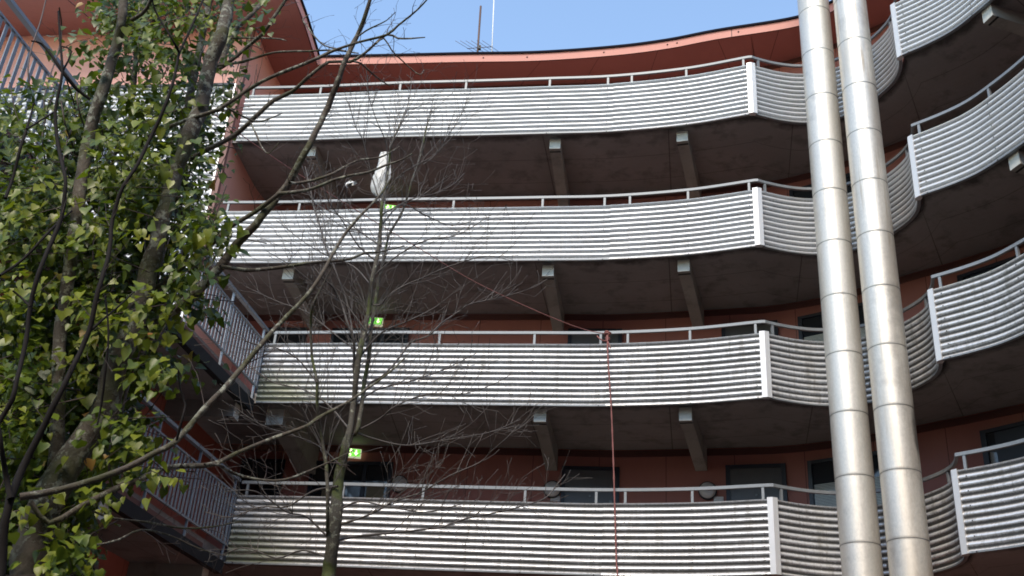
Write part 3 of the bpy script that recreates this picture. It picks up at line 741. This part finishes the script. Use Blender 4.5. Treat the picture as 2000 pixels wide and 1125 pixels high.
# white plastic bag snagged in the bare tree
def film(name, outline, Y, thick, label, parent=None):
    pass
root = thing('plastic_bag', 'long white torn plastic bag caught in the bare twigs above the second rail', 'bag', P(738, 385, 12.3))
mb = MB(); o0 = root.location; rows = []; nrow = 22; ncol = 18
prof = [(0, 744, 761, 9), (.1, 740, 762, 11), (.25, 738, 762, 14), (.45, 731, 763, 18), (.65, 726, 761, 20), (.8, 724, 757, 17), (.92, 727, 751, 12), (1, 733, 745, 5)]
for i in range(nrow+1):
    t = i/nrow; j = max(q for q in range(len(prof)-1) if prof[q][0] <= t + 1e-9); f_ = (t-prof[j][0])/(prof[j+1][0]-prof[j][0])
    l = prof[j][1]*(1-f_) + prof[j+1][1]*f_; r_ = prof[j][2]*(1-f_) + prof[j+1][2]*f_; y = 298 + 85*t
    A, B = P(l, y, 12.3)-o0, P(r_, y, 12.3)-o0; c = (A+B)/2; h = (B-A)/2; row = []
    for k in range(ncol+1):
        a_ = 2*math.pi*k/ncol; fold = 1 + .10*math.sin(3*a_ + t*4) + .26*math.sin(5*a_ + 3*math.sin(t*5)) + .05*math.sin(t*31+a_)
        row.append(c + h*math.cos(a_)*min(1.05, fold) + Vector((0, 1, .1))*(-math.sin(a_)*h.length*.42*fold))
    rows.append(row)
mb.quadgrid(rows, None, True); mb.build('bag_film', M['cloth'], root)
mb = MB()
for dy in (0, 5): mb.tube([p-o0 for p, u in cr([P(696, 362+dy*.5, 12.3), P(706, 370+dy, 12.25), P(720, 375+dy, 12.2), P(735, 378+dy*.3, 12.3)], .05)], .0028, 5)
mb.build('drawstring', M['twig2'], root)
mb = MB(); rows = []
for i in range(9):
    t = i/8; row = []
    for k in range(8):
        u = k/7; px_ = 681 + 21*u - 6*t + 4*math.sin(5*t+2); py_ = 351 + (16 - 9*u)*t + 4*math.sin(u*4)*(1-t)
        row.append(P(px_, py_, 12.28 + .05*math.sin(u*9+t*6)) - o0)
    rows.append(row)
mb.quadgrid(rows, None, True); mb.build('torn_scrap', M['cloth'], root)

# ================================================================ TREES
def branch_pts(tr, Y0, Y1, wob=.25):
    """traced limb: list of (px, py, width px) -> points and radii, receding from Y0 to Y1"""
    n = len(tr); pts = []; rad = []
    for i, (x, y, wd) in enumerate(tr):
        Y = Y0 + (Y1-Y0)*i/(n-1) + wob*math.sin(i*1.7+x*.01)*(0 < i < n-1)*.3
        pts.append(P(x, y, Y)); rad.append(pxr(wd, Y))
    sm = cr(pts, .09); out_p = []; out_r = []
    for p, u in sm:
        i = min(int(u), n-2); t = u-i; r_ = rad[i]*(1-t) + rad[i+1]*t
        out_p.append(p + Vector((random.gauss(0, 1), random.gauss(0, 1), random.gauss(0, 1)))*r_*.07); out_r.append(r_*random.uniform(.94, 1.08))
    return out_p, out_r
def twig(mb, p, d, L, r, depth, up=.25, curl=.5, step=.07, jit=.11, rmin=.0011):
    pts = [p.copy()]; rad = [r]; n = max(3, int(L/step)); d = d.normalized(); 
    bend = Vector((random.gauss(0, 1), random.gauss(0, 1), random.gauss(0, 1))).normalized()
    for i in range(n):
        d = (d + bend*curl*.1 + Vector((random.gauss(0, jit), random.gauss(0, jit), random.gauss(0, jit) + up*.12))).normalized()
        pts.append(pts[-1] + d*step); rad.append(max(rmin, r*(1-.8*(i+1)/n)))
        if depth > 0 and random.random() < .34 and i > 0:
            s = d.cross(Vector((random.gauss(0, 1), random.gauss(0, 1), random.gauss(0, 1)))).normalized()
            twig(mb, pts[-1], d*.8 + s*random.uniform(.5, 1.0), L*random.uniform(.25, .55)*(1-.4*i/n), rad[-1]*.75, depth-1, up, curl, step, jit, rmin)
    # buds make the tip knobbly
    rad[-1] = max(rad[-1], rmin*1.5)
    mb.tube(pts, rad, 4 if r < .006 else 5, False)

# ---- slim bare tree in the middle
T = thing('bare_tree', 'slender leafless tree with mossy pale trunk and a fan of fine twigs before the galleries', 'tree', P(643, 1125, 11.2) * 1.0)
T.location = (P(643, 1125, 11.2).x, 11.2, GROUND); TO = T.location.copy()
def localise(pts, o): return [p - o for p in pts]
BT = [
 ([(640,1160,26),(642,1118,25),(650,1060,24),(656,1000,24),(660,950,20),(666,910,19),(673,880,17),(683,840,12),(690,790,11),(695,747,11),(702,689,13),(713,644,11),(722,593,9),(727,544,9),(735,511,9),(742,470,8),(744,430,7),(746,400,7),(751,374,6),(760,317,5),(764,283,4),(778,250,3),(792,215,2)], 11.2, 11.6, 'main'),
 ([(673,880,13),(688,850,10),(697,843,9),(705,800,8),(711,750,8),(720,700,8),(724,651,7),(731,607,7),(738,555,6),(749,511,5),(760,459,5),(782,421,5),(795,388,4),(804,354,4),(815,323,3),(822,301,3),(827,279,2.5),(833,250,2.5),(845,210,2)], 11.3, 12.3, 'm'),
 ([(655,1075,8),(641,1050,7),(640,1017,7),(640,967,7),(637,910,7),(628,850,6),(620,800,6),(619,747,6),(609,696,5),(607,633,5),(611,595,4),(633,551,3),(650,520,2)], 11.2, 10.3, 'm'),
 ([(695,747,7),(691,722,7),(691,667,6),(678,629,6),(667,593,5),(651,562,5),(631,544,4),(612,520,2)], 11.4, 10.8, ''),
 ([(691,667,5),(680,600,4),(660,540,4),(636,483,5),(624,439,5),(613,405,4),(607,374,4),(602,352,3),(596,325,2)], 11.4, 12.0, ''),
 ([(652,1058,7),(672,1052,6),(700,1047,6),(747,1043,5),(820,1035,4),(860,1030,4),(910,1013,3.5),(960,1003,3),(1007,992,3),(1063,974,2.5),(1085,950,2),(1104,926,1.6)], 11.2, 12.6, ''),
 ([(658,1025,5),(670,1023,5),(727,1003,4),(767,980,4),(820,963,3.5),(877,930,3),(937,903,2.5),(960,881,2.5),(990,855,2),(1014,828,1.6)], 11.2, 10.4, ''),
 ([(697,846,4),(740,860,4),(793,870,3.5),(847,863,3),(910,853,2.5),(960,843,2.2),(1017,819,1.6)], 11.4, 12.6, ''),
 ([(700,840,4),(743,817,4),(773,793,3.5),(833,770,3),(900,770,2.5),(960,752,2),(1000,730,1.5)], 11.4, 10.6, ''),
 ([(712,765,5),(724,747,5),(749,733,5),(782,696,5),(802,669,4.5),(836,656,4),(862,631,4),(889,613,3.5),(913,596,3.5),(938,589,3),(989,578,2.5),(1031,565,2),(1069,545,1.6)], 11.5, 12.6, ''),
 ([(722,593,4),(742,596,4),(760,576,3.5),(793,556,3.5),(827,542,3),(860,527,3),(893,515,2.5),(950,500,2),(1010,512,1.5)], 11.5, 10.7, ''),
 ([(827,321,3),(844,308,2.6),(860,290,2.4),(871,270,2.2),(884,252,2),(898,228,1.8),(915,192,1.4)], 12.2, 12.4, ''),
 ([(755,340,3),(755,284,3),(734,231,2.6),(720,185,2.2),(716,135,1.6)], 11.6, 11.0, ''),
 ([(762,290,3),(763,281,3),(784,242,2.4),(798,199,2),(805,156,1.4)], 11.6, 12.2, ''),
 ([(812,335,3),(827,270,2.4),(837,228,2),(851,178,1.4)], 12.2, 12.5, ''),
 ([(744,400,4),(725,340,3.4),(709,274,2.8),(695,249,2.4),(681,199,1.8)], 11.5, 11.1, ''),
 ([(751,374,3),(785,340,3),(822,318,2.6),(850,300,2.2),(880,262,1.6)], 11.6, 11.0, ''),
 ([(745,420,4),(780,400,3.4),(815,385,3),(850,378,2.4),(885,360,2),(907,338,1.5)], 11.5, 12.2, ''),
 ([(742,480,4),(700,450,3.4),(660,420,3),(620,400,2.4),(590,360,1.8)], 11.5, 12.4, ''),
 ([(735,511,4),(700,480,3.2),(668,430,2.8),(640,390,2.2),(625,340,1.6)], 11.5, 10.9, ''),
 ([(727,560,4),(690,520,3.4),(640,500,2.8),(590,470,2.2),(540,430,1.6)], 11.5, 12.3, ''),
 ([(713,644,4),(670,590,3.2),(620,560,2.6),(570,520,2.2),(520,490,1.6)], 11.4, 10.9, ''),
 ([(702,689,4),(650,650,3.2),(600,610,2.6),(545,590,2.2),(480,560,1.6)], 11.4, 12.3, ''),
 ([(619,747,4),(580,700,3.2),(540,680,2.6),(490,670,2.2),(440,640,1.6)], 10.6, 10.2, ''),
 ([(683,840,5),(640,790,4),(590,760,3.2),(530,745,2.4),(470,700,1.8)], 11.3, 12.2, ''),
 ([(666,910,5),(620,870,4),(570,850,3.2),(510,830,2.6),(450,790,1.8)], 11.2, 10.4, ''),
 ([(660,950,5),(610,960,4),(560,990,3.4),(510,990,2.8),(450,1010,2.2),(400,1000,1.6)], 11.2, 12.0, ''),
 ([(650,1060,5),(600,1010,4),(560,1000,3.4),(500,960,2.6),(440,960,2)], 11.2, 10.5, ''),
 ([(645,1090,5),(590,1075,4),(540,1090,3.2),(480,1070,2.4),(430,1085,1.8)], 11.2, 12.0, ''),
 ([(656,1000,5),(700,980,4),(760,990,3.2),(830,1000,2.6),(900,985,2)], 11.2, 10.6, ''),
 ([(690,790,5),(740,760,4),(800,745,3.2),(870,720,2.6),(930,690,2)], 11.4, 12.4, ''),
 ([(700,700,5),(745,650,4),(790,630,3.2),(850,600,2.6),(900,560,2)], 11.4, 10.8, ''),
 ([(744,440,4),(785,400,3.2),(830,420,2.6),(880,440,2.2),(930,430,1.6)], 11.5, 12.5, ''),
 ([(730,540,4),(775,500,3.2),(830,470,2.6),(890,460,2.2),(960,420,1.6)], 11.5, 11.0, ''),
]
random.seed(21)
trunk = MB(); limbs = MB(); tw_ = limbs
for tr, Y0, Y1, kd in BT:
    pts, rad = branch_pts(tr, Y0, Y1); pts = localise(pts, TO)
    if not kd: rad = [r_*.85 for r_ in rad]
    if kd == 'main':
        pts = [Vector((.02, 0, 0)), Vector((0, 0, pts[0].z*.5))] + pts; rad = [rad[0]*1.5, rad[0]*1.15] + rad
    (trunk if kd else limbs).tube(pts, rad, 9 if kd else 6, False)
    n = len(pts); L = sum((a-b_).length for a, b_ in zip(pts, pts[1:]))
    cnt = int(L*(9 if not kd else 7.5)); start = .38 if kd == 'main' else .2
    for q in range(cnt):
        i = int((start + (1-start)*random.random())*(n-2)); d = (pts[i+1]-pts[i]).normalized()
        s = d.cross(Vector((random.gauss(0, 1), random.gauss(0, 1), random.gauss(0, 1)))).normalized()
        if pts[i].z + TO.z > 13.1: continue
        f_ = 1 - i/n
        twig(tw_, pts[i], d*1.0 + s*random.uniform(.45, .95) + Vector((0, 0, .3)), random.uniform(.35, 1.05)*(.5+.6*f_), min(rad[i]*.7, random.uniform(.0036, .0055)), 2 if random.random() < .5 else 1, .3, .35, .085, .07, .0021)
trunk.build('trunk', M['bark2'], T); limbs.build('crown', M['twig2'], T)

# ---- ivy-clad tree at left, close to the camera
IV = thing('lichened_tree', 'old multi-stemmed tree at left with lichened bark and bare limbs reaching over the courtyard', 'tree')
IV.location = (P(60, 1125, 6.4).x, 6.4, GROUND); IO = IV.location.copy()
IT = [
 ([(20,1290,70),(60,1080,64),(96,967,60),(153,878,50),(206,796,50),(227,709,46),(256,652,42),(284,549,38),(305,480,34),(325,400,32),(338,355,30),(355,302,32),(377,249,36),(391,213,34),(412,117,32),(430,78,30),(444,18,27),(458,-40,22)], 6.2, 6.3, 'stem'),
 ([(110,1000,30),(112,860,27),(115,760,26),(117,653,25),(128,587,25),(137,493,25),(150,420,26),(160,340,27),(178,249,28),(200,180,26),(215,130,24),(232,75,22),(238,40,21),(243,-30,20)], 6.3, 6.0, 'stem'),
 ([(300,500,18),(320,400,18),(334,338,18),(355,267,18),(370,195,18),(387,107,17),(409,0,15),(418,-40,14)], 6.7, 7.1, 'stem'),
 ([(240,690,24),(270,650,22),(313,624,20),(359,592,21),(391,563,21),(430,521,21),(462,478,19),(498,439,17),(533,396,16),(565,357,16),(587,313,15),(611,270,14),(640,210,14),(658,164,13),(675,117,12),(697,71,11),(709,43,10),(722,0,9),(734,-40,8)], 6.5, 5.9, 'limb'),
 ([(290,580,12),(309,560,12),(355,521,11),(391,492,11),(412,478,11),(451,442,10),(498,414,10),(545,378,10),(556,364,8)], 6.5, 6.1, 'limb'),
 ([(430,521,9),(480,528,9),(533,524,8),(600,514,7),(649,510,6),(684,506,5.5),(713,494,5),(741,492,4),(790,480,2.5)], 6.2, 6.9, 'limb'),
 ([(225,300,8),(249,284,9),(299,263,9),(355,238,9),(427,213,9),(480,178,9),(533,149,8),(604,121,8),(649,100,7),(702,82,6),(755,68,6),(777,50,5),(805,28,4.5),(827,7,4),(850,-20,3)], 6.4, 5.6, 'limb'),
 ([(370,310,10),(407,291,11),(460,263,11),(496,231,10),(535,196,10),(571,178,9),(599,153,9),(642,121,8),(684,121,7),(713,103,6),(755,68,5),(777,75,4.5),(802,75,4),(830,73,2.5)], 6.7, 6.1, 'limb'),
 ([(420,140,9),(444,124,9),(491,85,9),(515,64,9),(533,36,8),(558,0,7),(575,-30,6)], 6.8, 6.4, 'limb'),
 ([(430,130,13),(437,110,13),(455,64,12),(491,28,11),(515,0,10),(530,-30,9)], 6.8, 7.2, 'limb'),
 ([(420,128,6),(473,121,6),(533,103,5),(604,100,4.5),(650,98,4),(700,104,3)], 6.7, 6.2, 'limb'),
 ([(430,75,5),(500,74,4),(545,76,3.5),(560,80,2)], 6.8, 6.4, 'limb'),
 ([(235,58,11),(249,43,11),(277,28,10),(295,0,9),(305,-30,8)], 6.2, 5.8, 'limb'),
 ([(238,60,5),(262,60,5),(290,45,4),(320,30,3)], 6.2, 6.5, 'limb'),
 ([(256,240,11),(256,220,12),(263,142,12),(267,89,12),(274,0,11),(276,-30,10)], 7.0, 7.3, 'limb'),
 ([(700,71,4),(715,60,4),(735,50,3.4),(755,40,2.6),(772,24,2)], 5.9, 5.6, 'limb'),
 ([(735,85,4),(750,75,3.6),(765,98,3.4),(785,118,3),(805,136,2.8),(820,146,2.4),(828,137,2)], 6.0, 6.3, 'limb'),
 ([(690,120,5),(705,124,4.4),(725,142,4),(745,158,3),(762,168,2.2)], 6.0, 6.4, 'limb'),
 ([(604,28,2),(592,38,3.2),(600,52,3.6),(615,72,3.6),(632,88,3.6),(655,95,4),(675,100,4.4)], 6.6, 6.1, 'limb'),
 ([(565,357,7),(580,358,7),(612,352,6),(648,340,5.5),(680,322,5),(705,312,4.6),(740,308,4),(765,296,3.4),(780,286,2.6)], 6.0, 6.6, 'limb'),
 ([(545,378,8),(575,375,8),(612,368,7),(650,352,6.6),(690,342,6),(722,336,5.6),(755,322,5),(785,312,4),(805,300,3)], 6.0, 5.5, 'limb'),
 ([(490,240,4),(500,262,4),(510,285,3.4),(525,300,2.6),(545,278,2)], 6.3, 6.0, 'limb'),
 ([(440,208,4),(470,225,4),(500,238,4),(525,232,3.4),(550,222,2.4)], 6.3, 6.6, 'limb'),
 ([(60,980,9),(95,1022,11),(149,995,11),(199,967,11),(277,935,11),(327,912,10),(391,910,10),(427,903,9),(462,885,8),(533,856,8),(600,832,7),(620,817,7),(681,785,6),(720,757,5),(755,732,4),(790,700,3)], 5.9, 7.0, 'limb'),
 ([(400,908,6),(427,908,6),(455,924,6),(496,935,5),(553,938,5),(603,920,4),(642,903,3.4),(690,880,2.4)], 6.3, 7.0, 'limb'),
 ([(180,998,4),(220,1012,4),(290,1020,4),(360,1032,3.6),(420,1028,3),(470,1018,2.2)], 6.0, 6.8, 'limb'),
 ([(185,1065,4),(230,1055,4),(275,1035,3.6),(330,1045,3),(390,1072,2.4),(440,1085,2)], 5.9, 6.6, 'limb'),
]
DK = [
 ([(-20,1200,18),(4,1116,17),(7,1027,16),(21,974,16),(46,910,14),(89,825,12),(124,753,11),(156,688,10),(174,645,10),(192,570,10),(213,492,9),(220,428,9),(240,365,8),(263,331,8),(295,267,8),(320,213,8),(338,160,7),(350,103,6)], 4.9, 5.2),
 ([(350,103,6),(338,80,5),(309,32,5),(299,7,4),(290,-30,4)], 5.2, 5.0),
 ([(350,103,6),(375,50,5),(396,0,4.5),(405,-30,4)], 5.2, 5.4),
 ([(21,974,12),(12,930,10),(5,890,9),(0,850,8),(-10,800,8)], 4.9, 4.8),
 ([(-20,860,11),(0,821,10),(25,778,10),(32,745,9),(50,670,9),(59,599,9),(75,535,9),(103,467,9),(121,421,9),(128,357,8),(124,330,8),(114,284,8),(108,220,7),(121,142,6),(117,71,5),(114,21,4)], 4.9, 5.2),
 ([(121,142,5),(140,100,4),(118,90,3)], 5.2, 5.2),
 ([(176,194,7),(150,174,8),(123,142,8),(100,107,7),(80,85,5),(62,80,3)], 5.5, 5.3),
 ([(11,387,7),(27,342,7),(37,300,7),(52,252,6),(62,218,4),(66,200,3)], 5.1, 5.2),
 ([(52,252,5),(80,235,4),(107,218,4)], 5.1, 5.2),
 ([(0,538,6),(46,506,6),(82,467,5.5),(117,432,5),(140,412,4)], 5.0, 5.3),
 ([(59,599,5),(40,580,4.5),(25,568,3.5)], 5.0, 5.0),
 ([(174,648,6),(200,625,5),(230,600,4),(262,570,3)], 5.1, 5.3),
 ([(39,970,14),(117,956,13),(192,935,12),(249,913,12),(302,885,12),(341,864,12),(370,832,11),(398,800,11),(437,760,11),(466,725,11),(480,709,10),(512,670,10),(544,634,9),(600,577,9),(627,538,8),(656,485,7),(677,453,7),(702,423,6),(724,401,5),(749,372,4),(765,345,3)], 4.95, 5.9),
 ([(345,860,5),(355,820,5),(362,790,4.5),(352,760,4),(348,725,3)], 5.1, 5.0),
 ([(205,575,4),(212,650,4),(205,730,5),(198,790,4.5),(190,830,3.5)], 5.1, 5.2),
]
random.seed(5)
stem = MB(); limb = MB(); tw2 = MB()
def sprout(mb, pts, rad, dens, lmin, lmax, start=.3, up=.15):
    n = len(pts); L = sum((a-b_).length for a, b_ in zip(pts, pts[1:]))
    for q in range(int(L*dens)):
        i = int((start + (1-start)*random.random())*(n-2)); d = (pts[i+1]-pts[i]).normalized()
        s = d.cross(Vector((random.gauss(0, 1), random.gauss(0, 1), random.gauss(0, 1)))).normalized()
        twig(mb, pts[i], d*.6 + s*random.uniform(.5, 1.0), random.uniform(lmin, lmax), min(rad[i]*.5, random.uniform(.0022, .0038)), 1, up, .6, .035)
for tr, Y0, Y1, kd in IT:
    pts, rad = branch_pts(tr, Y0, Y1, .12); pts = localise(pts, IO)
    if kd == 'stem' and tr[0][1] > 1200:
        pts = [Vector((-.05, .05, 0)), Vector((-.02, .02, pts[0].z*.6))] + pts; rad = [rad[0]*1.5, rad[0]*1.2] + rad
    (stem if kd == 'stem' else limb).tube(pts, rad, 12 if kd == 'stem' else 8, False)
    if kd == 'limb': sprout(tw2, pts, rad, 5.5, .05, .3)
stem.build('trunk', M['bark'], IV); limb.build('limbs', M['bark'], IV); tw2.build('crown', M['twig'], IV)
NT = thing('dark_stemmed_tree', 'thin dark leafless tree at the far left edge, one long grey limb rising right', 'tree')
NT.location = (P(-30, 1200, 4.9).x, 4.9, GROUND); NO = NT.location.copy()
stem = MB(); tw2 = MB()
for q, (tr, Y0, Y1) in enumerate(DK):
    pts, rad = branch_pts(tr, Y0, Y1, .1); pts = localise(pts, NO)
    if q == 0: pts = [Vector((0, 0, 0)), Vector((0, 0, pts[0].z*.5))] + pts; rad = [rad[0]*1.3, rad[0]*1.1] + rad
    if q == 12: lg = MB(); lg.tube(pts, rad, 8, False); lg.build('long_limb', M['bark'], NT); sprout(tw2, pts, rad, 4, .06, .4)
    else:
        stem.tube(pts, rad, 8, False); sprout(tw2, pts, rad, 2.2, .05, .22)
stem.build('trunk', M['stemdark'], NT); tw2.build('crown', M['twig'], NT)

# ---- ivy
IVY = thing('ivy', 'dense green ivy with a few yellow leaves smothering the lichened tree at left', 'climbing plant')
IVY.location = (P(150, 1125, 6.6).x, 6.6, GROUND); VO = IVY.location.copy()
RB = [(-40, 505), (0, 500), (60, 478), (110, 455), (150, 468), (190, 450), (240, 440), (290, 470), (330, 440), (380, 410), (440, 425), (500, 430), (540, 385), (600, 385), (660, 370), (720, 345), (770, 315), (820, 300), (870, 300), (930, 325), (960, 290), (1000, 180), (1060, 170), (1125, 160), (1200, 160)]
LB = [(-40, 225), (0, 215), (40, 190), (85, 150), (120, 110), (160, 85), (195, 30), (230, -30), (1200, -30)]
def itp(tab, y):
    for (a, b_), (c, d) in zip(tab, tab[1:]):
        if a <= y <= c: return b_ + (d-b_)*(y-a)/(c-a)
    return tab[-1][1]
HOLES = [(450, 310, 40, 60, .5), (130, 250, 50, 30, .5), (330, 830, 40, 60, .5), (175, 150, 60, 60, .6), (110, 130, 75, 60, .8), (90, 290, 40, 30, .5), (200, 130, 40, 50, .5), (430, 230, 40, 60, .6), (290, 880, 50, 50, .5), (160, 330, 30, 40, .6), (270, 250, 30, 40, .5),
         (300, 150, 60, 45, .85), (330, 60, 50, 50, .35), (120, 95, 55, 40, .75), (60, 250, 45, 50, .6), (80, 500, 60, 40, .4), (380, 170, 30, 60, .5), (20, 540, 40, 50, .8), (100, 200, 70, 30, .45),
         (10, 340, 30, 60, .8), (15, 800, 25, 60, .4), (250, 950, 60, 40, .6), (230, 480, 40, 40, .3), (400, 330, 40, 40, .5), (340, 660, 40, 40, .6), (300, 760, 30, 60, .5), (380, 80, 40, 40, .6)]
SHAPES = [
 [(0, 0), (.30, -.10), (.52, .12), (.46, .40), (.26, .66), (0, 1.0)],
 [(0, 0), (.34, -.16), (.60, .10), (.38, .36), (.30, .60), (0, 1.0)],
 [(0, 0), (.26, -.05), (.40, .20), (.36, .48), (.18, .76), (0, 1.05)],
]
def leaf(mb, p, down, nrm, s, tint, shape):
    y = down.normalized(); n = (nrm - y*nrm.dot(y)).normalized(); x = y.cross(n)
    fold = random.uniform(.08, .55); curl = random.uniform(-.25, .65)
    b = len(mb.v); k = len(shape)
    def pt(a, c, sg): return p + x*(a*s*sg) + y*(c*s) + n*(abs(a)*fold*s - curl*s*max(0, c)**2*.6)
    for a, c in shape: mb.v.append(tuple(pt(a, c, 1)))
    for a, c in shape[1:-1]: mb.v.append(tuple(pt(a, c, -1)))
    mid = [tuple(p + y*(c*s) - n*(curl*s*c*c*.6)) for c in (.3, .65)]; mb.v.extend(mid); m0 = b+k+k-2; m1 = m0+1
    R_ = [b+i for i in range(k)]; Lf = [b] + [b+k+i for i in range(k-2)] + [b+k-1]
    for side_, S_ in ((0, R_), (1, Lf)):
        for f in ([S_[0], S_[1], S_[2], m0], [m0, S_[2], S_[3], m1], [m1, S_[3], S_[4], S_[5]]):
            f = f if side_ == 0 else f[::-1]
            mb.f.append(f); mb.uv.append(((0, 0),)*4); mb.smooth.append(True); mb.at.append(tint)
random.seed(11)
lv = MB(); stm = MB(); n_cl = 0; tries = 0
def stem_x(y):
    r_ = []
    for tr, *_ in IT[:3]:
        for (xa, ya, wa), (xb, yb, wb) in zip(tr, tr[1:]):
            if min(ya, yb) <= y <= max(ya, yb): r_.append((xa + (xb-xa)*(y-ya)/(yb-ya), wa))
    return r_
while n_cl < 1200 and tries < 40000:
    tries += 1
    y = random.uniform(-40, 1180); lo, hi = itp(LB, y), itp(RB, y)
    x = random.uniform(-40, 510)
    edge = 14*math.sin(y*.045) + 10*math.sin(y*.11+1)
    if x < lo + edge or x > hi + edge*.6: continue
    if any(((x-a)/c)**2 + ((y-b_)/d)**2 < 1 and random.random() < e for a, b_, c, d, e in HOLES): continue
    if x > hi-60 and random.random() < .45: continue
    n_cl += 1
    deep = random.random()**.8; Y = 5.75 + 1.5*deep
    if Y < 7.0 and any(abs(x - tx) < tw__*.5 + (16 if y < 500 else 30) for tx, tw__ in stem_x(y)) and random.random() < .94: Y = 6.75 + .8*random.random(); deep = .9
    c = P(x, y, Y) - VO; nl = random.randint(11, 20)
    lt = random.gauss(.74, .16) - .4*deep  # deeper clusters get a darker tint, inner shade painted into the leaf colour
    axis = Vector((random.gauss(0, .6), random.gauss(-.5, .5), random.gauss(-.2, .5))).normalized()
    out_ = Vector((random.gauss(.05, .35), -1, random.gauss(1.0, .35))).normalized()
    tip = c + axis*.16
    if random.random() < .7: stm.tube([c - axis*.25 + Vector((0, .1, .05)), c, tip], [.004, .003, .0018], 4, False)
    for i in range(nl):
        t = random.uniform(-.25, 1); rj = Vector((random.gauss(0, 1), random.gauss(0, 1), random.gauss(0, .8)))*.066
        p = c + axis*.2*t + rj
        dn_ = (rj.normalized()*.5 + Vector((random.gauss(0, .35), random.gauss(-.25, .3), -.75 + random.gauss(0, .35))) + axis*.3)
        nr_ = out_ + Vector((random.gauss(0, .4), random.gauss(0, .3), random.gauss(.25, .4)))
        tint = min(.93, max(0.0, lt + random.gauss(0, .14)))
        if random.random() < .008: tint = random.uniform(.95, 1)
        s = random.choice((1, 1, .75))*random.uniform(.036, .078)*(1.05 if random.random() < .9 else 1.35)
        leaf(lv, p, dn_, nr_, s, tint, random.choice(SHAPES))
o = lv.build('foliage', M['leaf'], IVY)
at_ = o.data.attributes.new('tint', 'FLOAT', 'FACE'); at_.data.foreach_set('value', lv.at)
# ivy stems clinging to the trunks, and berry heads
for q in range(26):
    x = random.uniform(60, 400); y = random.uniform(150, 1000)
    if x > itp(RB, y)-30: continue
    pts = [P(x + 18*math.sin(j*.9+q), y - j*45, 6.6 + .25*math.sin(j+q)) - VO for j in range(6)]
    stm.tube([p for p, u in cr(pts, .1)], .006, 5, False)
stm.build('stem', M['twig'], IVY)
